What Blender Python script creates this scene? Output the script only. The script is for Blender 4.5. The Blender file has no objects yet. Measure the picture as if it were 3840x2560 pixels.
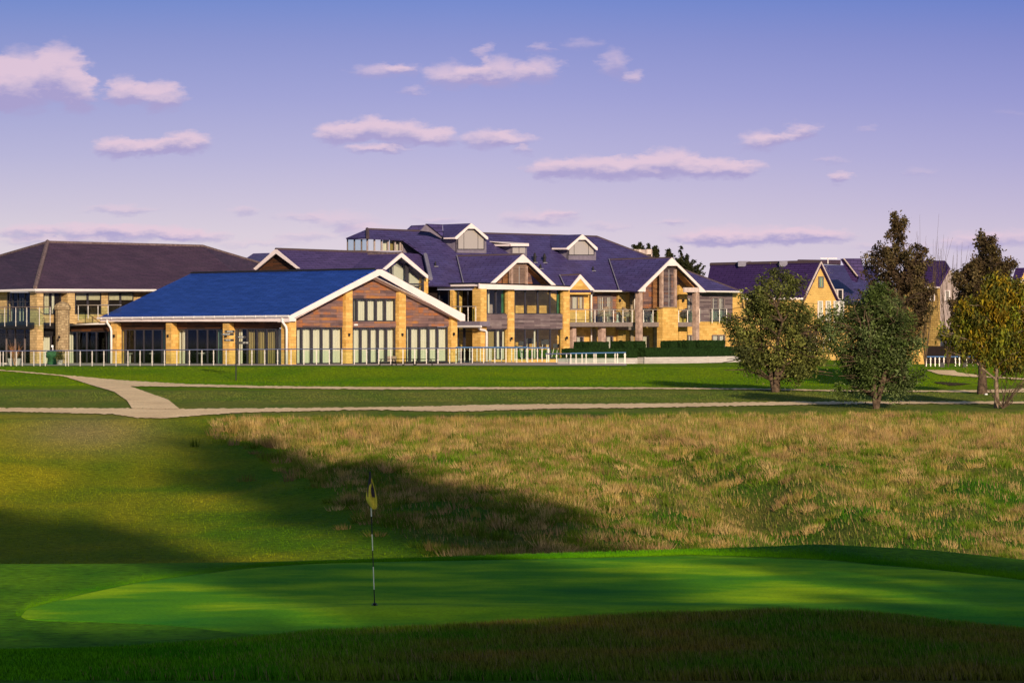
import bpy, math, random
import numpy as np
from mathutils import Vector, Matrix
random.seed(7); RNG = np.random.default_rng(7)
sc = bpy.context.scene
COL = sc.collection
F = 12000.0; HY = 1295.0; CZ = 6.0          # long lens, eye level 1.4 m above the terrace
EYE = Vector((0, 0, CZ))
SUN_AZ = math.radians(16); SUN_EL = math.radians(17)
SUNV = Vector((math.sin(SUN_AZ)*math.cos(SUN_EL), -math.cos(SUN_AZ)*math.cos(SUN_EL), math.sin(SUN_EL)))

def ray(px, py): return Vector(((px-1920)/F, 1.0, (HY-py)/F))
def at(px, py, Y): return EYE + ray(px, py)*Y
class Crop:
    def __init__(s, ox, oy, k): s.ox, s.oy, s.k = ox, oy, k
    def __call__(s, x, y): return (s.ox+x/s.k, s.oy+y/s.k)
    def l(s, pts): return [s(*p) for p in pts]
    def x(s, x): return s.ox+x/s.k
    def y(s, y): return s.oy+y/s.k
C1 = Crop(0, 880, 2.904); C2 = Crop(350, 880, 2.904); C3 = Crop(900, 820, 2.703); C4 = Crop(1280, 820, 2.703)
C5 = Crop(1600, 1000, 3.92); C6 = Crop(2080, 900, 3.1357); C7 = Crop(2600, 780, 2.011); C8 = Crop(3200, 780, 2.011)
D3 = Crop(1640, 820, 3.36); D4 = Crop(2300, 900, 6.918); D8 = Crop(2640, 940, 4.2)

class Pl:
    def __init__(s, p, n): s.p = Vector(p); s.n = Vector(n).normalized()
    def hit(s, px, py, d=0.0):
        r = ray(px, py); q = s.p + s.n*d - EYE
        return EYE + r*(q.dot(s.n)/r.dot(s.n))
    def off(s, d): return Pl(s.p + s.n*d, s.n)
def wallplane(px, Y, ang):
    a = math.radians(ang)
    return Pl(at(px, 1295, Y), (math.sin(a), -math.cos(a), 0))
AR, AL = 48, -42
NR = Vector((math.sin(math.radians(AR)), -math.cos(math.radians(AR)), 0))
NL = Vector((math.sin(math.radians(AL)), -math.cos(math.radians(AL)), 0))
def Rp(px, Y): return wallplane(px, Y, AR)
def Lp(px, Y): return wallplane(px, Y, AL)
def plane3(a, b, c):
    n = (b-a).cross(c-a).normalized()
    if n.y > 0: n = -n
    return Pl(a, n)

# ---------------------------------------------------------------- materials
MAT = {}
def nodes(m):
    m.use_nodes = True; nt = m.node_tree; nt.nodes.clear(); return nt
def N(nt, t, **kw):
    n = nt.nodes.new(t)
    for k, v in kw.items():
        if k == 'inp':
            for a, b in v.items(): n.inputs[a].default_value = b
        else: setattr(n, k, v)
    return n
def L(nt, a, b): nt.links.new(a, b)
def ramp(nt, fac, stops):
    r = N(nt, 'ShaderNodeValToRGB'); e = r.color_ramp.elements
    while len(e) < len(stops): e.new(0.5)
    for i, (p, c) in enumerate(stops): e[i].position = p; e[i].color = (*c, 1)
    if fac is not None: L(nt, fac, r.inputs[0])
    return r
def finish(nt, col, rough=0.8, bump=None, bstr=0.3, bdist=0.02, spec=0.3, extra=None):
    p = N(nt, 'ShaderNodeBsdfPrincipled'); o = N(nt, 'ShaderNodeOutputMaterial')
    if isinstance(col, tuple): p.inputs['Base Color'].default_value = (*col, 1)
    else: L(nt, col, p.inputs['Base Color'])
    p.inputs['Roughness'].default_value = rough; p.inputs['Specular IOR Level'].default_value = spec
    if bump is not None:
        b = N(nt, 'ShaderNodeBump', inp={'Strength': bstr, 'Distance': bdist}); L(nt, bump, b.inputs['Height']); L(nt, b.outputs[0], p.inputs['Normal'])
    if extra: extra(p)
    L(nt, p.outputs[0], o.inputs[0]); return p
def mk(name):
    m = bpy.data.materials.new(name); MAT[name] = m; return nodes(m)
def uvn(nt): return N(nt, 'ShaderNodeUVMap', uv_map='UVMap').outputs[0]
def mixc(nt, f, a, b, mode='MIX'):
    m = N(nt, 'ShaderNodeMix', data_type='RGBA', blend_type=mode)
    for s, v in ((m.inputs[0], f), (m.inputs[6], a), (m.inputs[7], b)):
        if isinstance(v, (int, float)): s.default_value = v
        elif isinstance(v, tuple): s.default_value = (*v, 1)
        else: L(nt, v, s)
    return m.outputs[2]
def noise(nt, vec, scale, detail=4, rough=0.6):
    n = N(nt, 'ShaderNodeTexNoise', inp={'Scale': scale, 'Detail': detail, 'Roughness': rough})
    if vec is not None: L(nt, vec, n.inputs['Vector'])
    return n.outputs[0]
def stone(name, c1, c2, mortar, bw=0.55, rh=0.22, rough_face=0.4):
    nt = mk(name); uv = uvn(nt)
    b = N(nt, 'ShaderNodeTexBrick', inp={'Scale': 1.0, 'Mortar Size': 0.008, 'Mortar Smooth': 0.3, 'Bias': 0.0, 'Brick Width': bw, 'Row Height': rh,
          'Color1': (*c1, 1), 'Color2': (*c2, 1), 'Mortar': (*mortar, 1)})
    L(nt, uv, b.inputs['Vector'])
    n1 = noise(nt, uv, 0.7, 5); n2 = noise(nt, uv, 9, 3)
    c = mixc(nt, 0.55, b.outputs['Color'], ramp(nt, n1, [(0.3, (0.62, 0.6, 0.56)), (0.7, (1, 1, 1))]).outputs[0], 'MULTIPLY')
    c = mixc(nt, 0.35, c, ramp(nt, n2, [(0.35, (0.6, 0.57, 0.5)), (0.62, (1, 1, 1))]).outputs[0], 'MULTIPLY')
    h = N(nt, 'ShaderNodeMath', operation='ADD'); L(nt, n2, h.inputs[0]); L(nt, b.outputs['Fac'], h.inputs[1])
    finish(nt, c, 0.9, h.outputs[0], rough_face, 0.03)
stone('stone', (0.95, 0.60, 0.19), (0.70, 0.40, 0.10), (0.50, 0.31, 0.10))
stone('stone_rough_dim', (0.66, 0.44, 0.15), (0.46, 0.29, 0.09), (0.25, 0.16, 0.06), 0.42, 0.2, 1.0)  # rougher, darker stone; shade of left-facing sides put into its colour
stone('stone_pale', (0.74, 0.52, 0.25), (0.56, 0.38, 0.17), (0.34, 0.23, 0.12), 0.42, 0.2, 0.9)
stone('stone_weathered', (0.50, 0.38, 0.22), (0.32, 0.23, 0.13), (0.2, 0.15, 0.09), 0.3, 0.2, 1.0)
stone('stone_grey', (0.42, 0.34, 0.24), (0.3, 0.24, 0.17), (0.2, 0.16, 0.11), 0.5, 0.25, 0.9)
stone('stone_far', (0.86, 0.56, 0.18), (0.76, 0.48, 0.15), (0.6, 0.4, 0.13), 0.45, 0.2)
def wood(name, stops, bw=1.9, rh=0.15, dark=(0.03, 0.018, 0.015)):
    nt = mk(name); uv = uvn(nt)
    b = N(nt, 'ShaderNodeTexBrick', offset=0.37, inp={'Scale': 1.0, 'Mortar Size': 0.006, 'Mortar Smooth': 0.1, 'Bias': 0.0, 'Brick Width': bw, 'Row Height': rh,
          'Color1': (0, 0, 0, 1), 'Color2': (1, 1, 1, 1), 'Mortar': (0.5, 0.5, 0.5, 1)})
    L(nt, uv, b.inputs['Vector'])
    mp = N(nt, 'ShaderNodeMapping', inp={'Scale': (0.5, 9, 1)}); L(nt, uv, mp.inputs[0])
    g = noise(nt, mp.outputs[0], 2.5, 5)
    big = noise(nt, uv, 0.55, 3)
    a = N(nt, 'ShaderNodeMath', operation='MULTIPLY_ADD', inp={1: 0.72}); L(nt, b.outputs['Color'], a.inputs[0]); 
    a2 = N(nt, 'ShaderNodeMath', operation='MULTIPLY_ADD', inp={1: 0.9, 2: -0.32}); L(nt, big, a2.inputs[0]); L(nt, a2.outputs[0], a.inputs[2])
    c = ramp(nt, a.outputs[0], stops).outputs[0]
    c = mixc(nt, 0.7, c, ramp(nt, g, [(0.3, (0.5, 0.47, 0.46)), (0.65, (1.05, 1.03, 1))]).outputs[0], 'MULTIPLY')
    c = mixc(nt, b.outputs['Fac'], c, dark)
    finish(nt, c, 0.8, g, 0.3, 0.01)
wood('wood_warm', [(0.08, (0.11, 0.07, 0.075)), (0.3, (0.20, 0.12, 0.12)), (0.48, (0.27, 0.16, 0.14)), (0.6, (0.40, 0.15, 0.055)), (0.72, (0.22, 0.13, 0.12)), (0.9, (0.46, 0.20, 0.06))], 1.7, 0.2)
wood('wood_grey', [(0.1, (0.10, 0.075, 0.085)), (0.4, (0.17, 0.125, 0.14)), (0.7, (0.22, 0.17, 0.18)), (0.95, (0.33, 0.27, 0.27))])
wood('wood_dark', [(0.1, (0.04, 0.02, 0.012)), (0.5, (0.12, 0.045, 0.018)), (0.7, (0.06, 0.03, 0.02)), (0.95, (0.2, 0.075, 0.02))])
wood('wood_orange', [(0.1, (0.35, 0.16, 0.07)), (0.5, (0.5, 0.24, 0.1)), (0.95, (0.6, 0.3, 0.13))])
wood('wood_post', [(0.1, (0.3, 0.2, 0.16)), (0.6, (0.42, 0.29, 0.23)), (0.95, (0.55, 0.4, 0.33))], 6, 0.5)
wood('timber_pale', [(0.1, (0.5, 0.46, 0.44)), (0.6, (0.62, 0.57, 0.55)), (0.95, (0.7, 0.66, 0.64))], 2.4, 0.2, (0.3, 0.27, 0.26))
def slate(name, c1, c2, row=0.22, wear=(0.75, 0.7, 0.75), sp=0.35, rg=0.45):
    nt = mk(name); uv = uvn(nt)
    b = N(nt, 'ShaderNodeTexBrick', inp={'Scale': 1.0, 'Mortar Size': 0.03, 'Mortar Smooth': 0.6, 'Bias': 0.0, 'Brick Width': 1.1, 'Row Height': row,
          'Color1': (*c1, 1), 'Color2': (*c2, 1), 'Mortar': tuple(x*0.35 for x in c2)+(1,)})
    L(nt, uv, b.inputs['Vector'])
    n1 = noise(nt, uv, 0.5, 5, 0.65); n2 = noise(nt, uv, 12, 2)
    c = mixc(nt, 0.7, b.outputs['Color'], ramp(nt, n1, [(0.3, wear), (0.7, (1.12, 1.1, 1.08))]).outputs[0], 'MULTIPLY')
    c = mixc(nt, 0.45, c, ramp(nt, n2, [(0.35, (0.6, 0.6, 0.6)), (0.65, (1.2, 1.15, 1.1))]).outputs[0], 'MULTIPLY')
    finish(nt, c, rg, b.outputs['Fac'], 0.5, 0.02, sp)
slate('slate_blue', (0.022, 0.075, 0.40), (0.012, 0.052, 0.30), 0.3, (0.8, 0.8, 0.85), 0.15)
slate('slate_purple', (0.082, 0.072, 0.225), (0.062, 0.054, 0.17), 0.3, (0.85, 0.62, 0.58), 0.15)
slate('slate_violet', (0.095, 0.066, 0.19), (0.075, 0.052, 0.15), 0.3, (0.72, 0.7, 0.8), 0.15)
slate('tile_brown', (0.105, 0.062, 0.105), (0.075, 0.048, 0.08), 0.2, (0.62, 0.58, 0.72), 0.2, 0.7)
slate('slate_night', (0.055, 0.030, 0.12), (0.045, 0.024, 0.10), 0.25, (0.85, 0.8, 0.9), 0.1, 0.8)
def plain(name, c, rough=0.5, spec=0.4, var=0.12, scale=3.0, metal=0.0, dirt=None):
    nt = mk(name); tc = N(nt, 'ShaderNodeTexCoord'); n = noise(nt, tc.outputs['Object'], scale, 5)
    lo = tuple(x*(1-var*1.6) for x in c); hi = tuple(min(1, x*(1+var)) for x in c)
    r = ramp(nt, n, [(0.3, dirt or lo), (0.68, hi)])
    def ex(p): p.inputs['Metallic'].default_value = metal
    finish(nt, r.outputs[0], rough, n, 0.05, 0.005, spec, ex)
plain('white', (0.88, 0.76, 0.74), 0.5, 0.4, 0.05, 1.2)
plain('gutter', (0.80, 0.75, 0.72), 0.4, 0.4, 0.05, 2)
plain('dark_frame', (0.045, 0.04, 0.05), 0.4)
plain('grey_frame', (0.20, 0.15, 0.14), 0.5)
plain('grey_clad', (0.20, 0.17, 0.22), 0.6)
plain('timber_grain', (0.42, 0.29, 0.23), 0.85, 0.2, 0.35, 3, 0, (0.24, 0.16, 0.13))
plain('steel', (0.62, 0.57, 0.52), 0.35, 0.5, 0.05, 4, 0.55)
plain('handrail', (0.13, 0.15, 0.27), 0.3, 0.5, 0.05, 4, 0.4)
plain('handrail_blue', (0.09, 0.20, 0.42), 0.3, 0.5, 0.05, 4, 0.3)
plain('lead', (0.20, 0.19, 0.25), 0.6)
plain('ridge_tile', (0.055, 0.04, 0.055), 0.8, 0.2, 0.35, 5, 0, (0.09, 0.06, 0.05))
plain('ridge_lichen', (0.17, 0.12, 0.12), 0.9, 0.2, 0.4, 5, 0, (0.08, 0.055, 0.055))
plain('cream', (0.62, 0.50, 0.46), 0.8)
plain('cream_shade', (0.42, 0.33, 0.31), 0.8)
plain('interior', (0.022, 0.015, 0.014), 0.9, 0.1)
plain('interior_warm', (0.12, 0.07, 0.03), 0.9, 0.1, 0.5, 0.9)
plain('paving', (0.45, 0.38, 0.33), 0.9, 0.2, 0.2, 1.5)
plain('slab', (0.24, 0.19, 0.175), 0.7)
plain('black', (0.015, 0.014, 0.016), 0.5)
plain('sign_white', (0.85, 0.85, 0.82), 0.6)
plain('flag_yellow', (0.62, 0.52, 0.06), 0.8, 0.2, 0.2, 8)
plain('flag_black', (0.05, 0.04, 0.06), 0.8, 0.2, 0.3, 8)
plain('pole_white', (0.8, 0.8, 0.7), 0.4)
plain('wicker', (0.30, 0.22, 0.15), 0.8, 0.2, 0.4, 20)
plain('wicker_dark', (0.09, 0.07, 0.07), 0.8, 0.2, 0.4, 20)
plain('pot', (0.34, 0.32, 0.31), 0.8)
plain('green_cloth', (0.04, 0.13, 0.055), 0.8, 0.2, 0.4, 2)
plain('red', (0.45, 0.05, 0.03), 0.7)
plain('blind', (0.55, 0.47, 0.33), 0.8)
plain('bark', (0.11, 0.075, 0.05), 0.95, 0.1, 0.5, 6)
plain('bark_pale', (0.26, 0.19, 0.13), 0.95, 0.1, 0.45, 6)
def cloth(name, c):
    nt = mk(name)
    p = finish(nt, c, 0.85, None, spec=0.1)
cloth('curtain', (0.66, 0.60, 0.50)); cloth('curtain_teal', (0.22, 0.33, 0.27)); cloth('curtain_amber', (0.30, 0.22, 0.09)); cloth('curtain_pink', (0.60, 0.52, 0.46))
def glass(name, tint, lo, hi):
    nt = mk(name); o = N(nt, 'ShaderNodeOutputMaterial')
    t = N(nt, 'ShaderNodeBsdfTransparent', inp={'Color': (*tint, 1)}); g = N(nt, 'ShaderNodeBsdfGlossy', inp={'Roughness': 0.03, 'Color': (0.9, 0.92, 0.95, 1)})
    lw = N(nt, 'ShaderNodeLayerWeight', inp={'Blend': 0.35}); mr = N(nt, 'ShaderNodeMapRange', inp={3: lo, 4: hi}); L(nt, lw.outputs['Facing'], mr.inputs[0])
    m = N(nt, 'ShaderNodeMixShader'); L(nt, mr.outputs[0], m.inputs[0]); L(nt, t.outputs[0], m.inputs[1]); L(nt, g.outputs[0], m.inputs[2]); L(nt, m.outputs[0], o.inputs[0])
glass('glass', (0.92, 0.95, 0.93), 0.01, 0.05); glass('glass_dark', (0.55, 0.6, 0.62), 0.02, 0.1); glass('glass_rail', (0.88, 0.96, 0.91), 0.01, 0.06); glass('glass_sky', (0.82, 0.9, 0.87), 0.12, 0.25)
def vcol(name, rough=0.9, fine=6.0, amt=0.4, trans=0.0, spec=0.1, bump=0.3, bd=0.05):
    nt = mk(name); a = N(nt, 'ShaderNodeAttribute', attribute_name='Col'); tc = N(nt, 'ShaderNodeTexCoord')
    c = a.outputs['Color']; n = None
    if fine:
        n = noise(nt, tc.outputs['Object'], fine, 6, 0.75)
        c = mixc(nt, amt, c, ramp(nt, n, [(0.32, (0.3, 0.32, 0.3)), (0.5, (1, 1, 1)), (0.68, (1.75, 1.7, 1.5))]).outputs[0], 'MULTIPLY')
    if not trans: finish(nt, c, rough, n, bump, bd, spec)
    else:
        d = N(nt, 'ShaderNodeBsdfDiffuse'); t = N(nt, 'ShaderNodeBsdfTranslucent'); m = N(nt, 'ShaderNodeMixShader', inp={0: trans}); o = N(nt, 'ShaderNodeOutputMaterial')
        L(nt, c, d.inputs[0]); L(nt, c, t.inputs[0]); L(nt, d.outputs[0], m.inputs[1]); L(nt, t.outputs[0], m.inputs[2]); L(nt, m.outputs[0], o.inputs[0])
vcol('ground', 0.95, 5.0, 0.75, 0, 0.05, 0.9, 0.12)
vcol('leaf', trans=0.3, fine=0); vcol('blade', trans=0.25, fine=0)
def sheetmat(name, stops, s1, s2, stretch=(1, 1, 1), bump=0.4, bd=0.03):
    nt = mk(name); g = N(nt, 'ShaderNodeNewGeometry'); mp = N(nt, 'ShaderNodeMapping', inp={'Scale': stretch}); L(nt, g.outputs['Position'], mp.inputs[0])
    n1 = noise(nt, mp.outputs[0], s1, 5, 0.6); n2 = noise(nt, g.outputs['Position'], s2, 4, 0.8)
    c = ramp(nt, n1, stops).outputs[0]
    c = mixc(nt, 0.6, c, ramp(nt, n2, [(0.3, (0.45, 0.47, 0.45)), (0.5, (1, 1, 1)), (0.7, (1.4, 1.4, 1.3))]).outputs[0], 'MULTIPLY')
    finish(nt, c, 0.95, n2, bump, bd, 0.05)
sheetmat('gravel', [(0.3, (0.74, 0.54, 0.31)), (0.7, (0.95, 0.73, 0.44))], 0.5, 9)
sheetmat('green_turf', [(0.3, (0.035, 0.22, 0.014)), (0.48, (0.11, 0.34, 0.006)), (0.64, (0.38, 0.60, 0.004))], 0.35, 16, (0.7, 1.0, 1), 0.8, 0.02)
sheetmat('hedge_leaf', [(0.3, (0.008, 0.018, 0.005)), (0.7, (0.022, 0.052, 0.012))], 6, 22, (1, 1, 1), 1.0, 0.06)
sheetmat('lens_brown', [(0.3, (0.03, 0.02, 0.012)), (0.7, (0.09, 0.055, 0.03))], 2, 9)

# ---------------------------------------------------------------- mesh helpers
ORG = {}
class MB:
    def __init__(s): s.v = []; s.f = []; s.m = []
    def add(s, vs, fs, m=0):
        b = len(s.v); s.v += [Vector(v) for v in vs]
        for f in fs: s.f.append([b+i for i in f]); s.m.append(m)
        return s
    def prism(s, pts, ext, m=0):
        n = len(pts); back = [p+ext for p in pts]
        return s.add(list(pts)+back, [list(range(n)), [n+i for i in reversed(range(n))]] + [[i, n+i, n+(i+1) % n, (i+1) % n][::-1] for i in range(n)], m)
    def tube(s, path, rad, k=8, m=0, cap=True):
        b = len(s.v); R = rad if isinstance(rad, (list, tuple)) else [rad]*len(path); path = [Vector(p) for p in path]
        for i, p in enumerate(path):
            t = (path[min(i+1, len(path)-1)]-path[max(i-1, 0)]).normalized()
            a = t.cross(Vector((0.0, 1.0, 0.02)) if abs(t.y) < 0.9 else Vector((1, 0, 0))).normalized(); c = t.cross(a)
            for j in range(k):
                w = 2*math.pi*j/k; s.v.append(p + (a*math.cos(w)+c*math.sin(w))*R[i])
        for i in range(len(path)-1):
            for j in range(k):
                s.f.append([b+i*k+j, b+i*k+(j+1) % k, b+(i+1)*k+(j+1) % k, b+(i+1)*k+j]); s.m.append(m)
        if cap:
            s.f.append([b+j for j in reversed(range(k))]); s.m.append(m)
            s.f.append([b+(len(path)-1)*k+j for j in range(k)]); s.m.append(m)
        return s
    def box(s, c, hx, hy, hz, u=Vector((1, 0, 0)), w=Vector((0, 1, 0)), m=0):
        c = Vector(c); z = Vector((0, 0, 1))
        pts = [c + u*(hx*a) + w*(-hy) + z*(hz*b) for a, b in ((-1, -1), (1, -1), (1, 1), (-1, 1))]
        return s.prism(pts, w*(2*hy), m)
    def lathe(s, c, prof, k=14, m=0):
        c = Vector(c); b = len(s.v)
        for r, z in prof:
            for j in range(k): s.v.append(c+Vector((r*math.cos(2*math.pi*j/k), r*math.sin(2*math.pi*j/k), z)))
        for i in range(len(prof)-1):
            for j in range(k): s.f.append([b+i*k+j, b+i*k+(j+1) % k, b+(i+1)*k+(j+1) % k, b+(i+1)*k+j]); s.m.append(m)
        s.f.append([b+j for j in reversed(range(k))]); s.m.append(m); s.f.append([b+(len(prof)-1)*k+j for j in range(k)]); s.m.append(m)
        return s
    def build(s, name, mats, parent=None, origin=None, label=None, smooth=False):
        if isinstance(mats, str): mats = [mats]
        org = ORG[parent.name] if parent else (Vector(origin) if origin is not None else sum(s.v, Vector())/max(1, len(s.v)))
        me = bpy.data.meshes.new(name); me.from_pydata([v-org for v in s.v], [], s.f); me.update()
        for mm in mats: me.materials.append(MAT[mm])
        if len(mats) > 1: me.polygons.foreach_set('material_index', s.m)
        uv = me.uv_layers.new(name='UVMap'); z = Vector((0, 0, 1))
        for p in me.polygons:
            n = p.normal
            if abs(n.z) > 0.96: t, b = Vector((1, 0, 0)), Vector((0, 1, 0))
            else: t = z.cross(n).normalized(); b = n.cross(t)
            for li in p.loop_indices:
                w = me.vertices[me.loops[li].vertex_index].co + org
                uv.data[li].uv = (w.dot(t), w.dot(b))
            if smooth: p.use_smooth = True
        o = bpy.data.objects.new(name, me); COL.objects.link(o)
        if parent: o.parent = parent; ORG[o.name] = org
        else: o.location = org; ORG[o.name] = org
        if label: o['label'] = label
        return o
def tag(o, label=None, cat=None, group=None, kind=None):
    for k, v in (('label', label), ('category', cat), ('group', group), ('kind', kind)):
        if v: o[k] = v
    return o
def thing(name, label, cat, loc, group=None):
    o = bpy.data.objects.new(name, None); COL.objects.link(o); o.location = loc; o.empty_display_size = 0.3
    ORG[o.name] = Vector(loc); return tag(o, label, cat, group)
def copytree(o, parent=None):
    c = o.copy(); COL.objects.link(c)
    if parent: c.parent = parent
    for ch in list(o.children): copytree(ch, c)
    return c
def npmesh(name, verts, faces, mat, cols=None, origin=(0, 0, 0), parent=None):
    org = ORG[parent.name] if parent else Vector(origin)
    verts = np.asarray(verts, dtype=np.float32) - np.array(org, dtype=np.float32)
    faces = np.asarray(faces, dtype=np.int32); k = faces.shape[1]
    me = bpy.data.meshes.new(name); me.vertices.add(len(verts)); me.vertices.foreach_set('co', verts.ravel())
    me.loops.add(faces.size); me.loops.foreach_set('vertex_index', faces.ravel())
    me.polygons.add(len(faces)); me.polygons.foreach_set('loop_start', np.arange(0, faces.size, k, dtype=np.int32))
    me.polygons.foreach_set('loop_total', np.full(len(faces), k, dtype=np.int32)); me.update(calc_edges=True)
    if cols is not None:
        a = me.color_attributes.new('Col', 'FLOAT_COLOR', 'POINT'); c4 = np.ones((len(verts), 4), dtype=np.float32); c4[:, :3] = cols; a.data.foreach_set('color', c4.ravel())
    me.materials.append(MAT[mat]); o = bpy.data.objects.new(name, me); COL.objects.link(o)
    if parent: o.parent = parent; ORG[o.name] = org
    else: o.location = org
    return o
# pieces on a plane, given by where their corners stand
def rect(mb, P, x0, y0, x1, y1, d=0.0, t=0.2, m=0, y0r=None, y1r=None):
    y0r = y0 if y0r is None else y0r; y1r = y1 if y1r is None else y1r
    mb.prism([P.hit(x0, y1, d), P.hit(x1, y1r, d), P.hit(x1, y0r, d), P.hit(x0, y0, d)], -P.n*t, m); return mb
def poly(mb, P, pts, d=0.0, t=0.2, m=0):
    mb.prism([P.hit(x, y, d) for x, y in pts], -P.n*t, m); return mb
def quad3(mb, pts, t=0.12, m=0):
    n = (pts[1]-pts[0]).cross(pts[2]-pts[0]).normalized()
    if n.z < 0: n = -n
    for a, b, c in [(0, i, i+1) for i in range(1, len(pts)-1)]: mb.prism([pts[a], pts[b], pts[c]], -n*t, m)
    return mb
def window(par, P, x0, y0, x1, y1, mull=(), curt='all', fw=5, mat='dark_frame', d=0.0, back=False, hbar=(), cm='curtain', name='window', gl='glass', mw=None, y0r=None, y1r=None):
    """frame > pane, curtain ; curt: list of (xa, xb[, mat])"""
    mw = mw or fw; y0r = y0 if y0r is None else y0r; y1r = y1 if y1r is None else y1r
    yt = lambda x: y0+(y0r-y0)*(x-x0)/(x1-x0); yb = lambda x: y1+(y1r-y1)*(x-x0)/(x1-x0)
    R = lambda mb, a, c, e, f, dd, tt: rect(mb, P, a, c(a), e, f(a), dd, tt, 0, c(e), f(e))
    fr = MB(); th = 0.10 if not back else 0.05
    R(fr, x0, yt, x0+fw, yb, d, th); R(fr, x1-fw, yt, x1, yb, d, th)
    R(fr, x0+fw, yt, x1-fw, lambda x: yt(x)+fw, d, th); R(fr, x0+fw, lambda x: yb(x)-fw, x1-fw, yb, d, th)
    for q in mull: R(fr, q-mw/2, lambda x: yt(x)+fw, q+mw/2, lambda x: yb(x)-fw, d-0.003, th)
    for h in hbar: rect(fr, P, x0+fw, h-fw/2, x1-fw, h+fw/2, d-0.006, th)
    f = fr.build(name, mat, par)
    g = MB(); R(g, x0+fw*.6, lambda x: yt(x)+fw*.6, x1-fw*.6, lambda x: yb(x)-fw*.6, d-th*0.5, 0.008); g.build('pane', gl, f)
    cd = d-0.35 if not back else d-th-0.03
    if curt == 'all': curt = [(x0+fw*.6, x1-fw*.6)]
    for c in curt or ():
        a, b = c[0], c[1]; mm = c[2] if len(c) > 2 else cm
        A = P.hit(a, yt(a)+fw*.8, cd); B = P.hit(b, yt(b)+fw*.8, cd); A2 = P.hit(a, yb(a)-fw*.9, cd); B2 = P.hit(b, yb(b)-fw*.9, cd)
        n = max(4, int((B-A).length/0.045)); amp = 0.05 if not back else 0.018; ph = random.random()*6; vs = []
        for i in range(n+1):
            t = i/n; o = P.n*(amp*math.sin(t*(B-A).length*28+ph)+amp*0.6*math.sin(t*(B-A).length*11+ph*2)); vs += [A.lerp(B, t)+o, A2.lerp(B2, t)+o*1.3]
        MB().add(vs, [[2*i, 2*i+1, 2*i+3, 2*i+2] for i in range(n)]).build('curtain', mm, f, smooth=True)
    if back:
        k = MB(); R(k, x0+1, lambda x: yt(x)+1, x1-1, lambda x: yb(x)-1, d-th-0.06, 0.01); k.build('backing', 'interior', f)
    return f
def colR(par, P, xa, xb, xc, y0, y1, mat='stone', y1r=None, name='column', d0=0.0, ytop_r=None):
    pr = max(0.12, (xb-xa)/39.0)
    mb = MB(); rect(mb, P, xb, y0, xc, y1, d0+pr, pr+0.25, 0, ytop_r, y1r); return mb.build(name, mat, par)
def colL(par, P, xa, xb, xc, y0, y1, mat='stone', name='column'):
    pr = max(0.12, (xc-xb)/35.0)
    mb = MB(); rect(mb, P, xa, y0, xb, y1, pr, pr+0.25); return mb.build(name, mat, par)
def lamp(par, P, x, y, d, mat='black'):
    mb = MB(); rect(mb, P, x-2.2, y-5, x+2.2, y+5, d+0.12, 0.118); mb.build('wall_light', mat, par)
def pipe(par, pts, r=0.06, name='downpipe', mat='gutter'):
    MB().tube(pts, r, 8).build(name, mat, par, smooth=True)
def railing(name, label, P, xs0, xs1, yt0, yt1, yb0, yb1, posts, d=0.0, group=None, hr='handrail', glassy=True, pw=0.025, cat='railing', gtop=7, hrr=0.035, parent=None, mid=None, post_top=0):
    yt = lambda x: yt0+(yt1-yt0)*(x-xs0)/(xs1-xs0); yb = lambda x: yb0+(yb1-yb0)*(x-xs0)/(xs1-xs0)
    base = P.hit((xs0+xs1)/2, yb((xs0+xs1)/2), d)
    t = parent or thing(name, label, cat, base, group)
    MB().tube([P.hit(xs0, yt(xs0), d), P.hit((xs0+xs1)/2, yt((xs0+xs1)/2), d), P.hit(xs1, yt(xs1), d)], hrr, 8).build('handrail', hr, t)
    if glassy:
        g = MB(); rect(g, P, xs0, yt(xs0)+gtop, xs1, yb(xs0)-4, d-0.03, 0.012, 0, yt(xs1)+gtop, yb(xs1)-4); g.build('glass_panel', 'glass_rail', t)
    proto = None
    for x in posts:
        p = P.hit(x, yb(x), d); q = P.hit(x, yt(x)+post_top, d); h = (q-p).length
        mb = MB(); mb.box(p+Vector((0, 0, h*0.48)), pw, pw, h*0.48); mb.box(p+Vector((0, 0, h*0.97)), pw*.4, pw*.4, h*0.03)
        mb.box(p+Vector((0, 0, h*0.78)), pw*2.2, pw*.5, 0.012); mb.box(p+Vector((0, 0, h*0.25)), pw*2.2, pw*.5, 0.012)
        mb.build('post', 'steel', t)
    return t
NSK = 0.085; SUN_E = 5.0; EXPO = 0.0
SHADE = [(19.7, 20, 35.5, 3.6, .06, .42, 'tallest full crowned conifer right of the viewpoint'), (17.6, -10, 30.6, 4.0, .5, .5, 'high crowned conifer behind and right of the viewpoint'),
 (25.6, -5, 41, 3.9, .66, .5, 'tallest high crowned conifer right of the viewpoint'), (15.6, -15, 34, 3.4, .72, .5, 'slim high crowned conifer behind the viewpoint')] + [(x, y, h, 4.6, .02, .85, 'conifer %s in the row behind the viewpoint' % w) for x, y, h, w in
 ((1, -9, 13.6, 'first from the left'), (4.5, -7, 14.2, 'second from the left'), (8, -9, 14.6, 'third from the left'), (11.5, -7, 14.2, 'fourth from the left'), (15, -9, 14.4, 'fifth from the left'), (18.5, -7, 14, 'sixth from the left'), (22, -7, 15.2, 'seventh from the left'), (26, -6, 16.4, 'rightmost'))]
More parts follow.
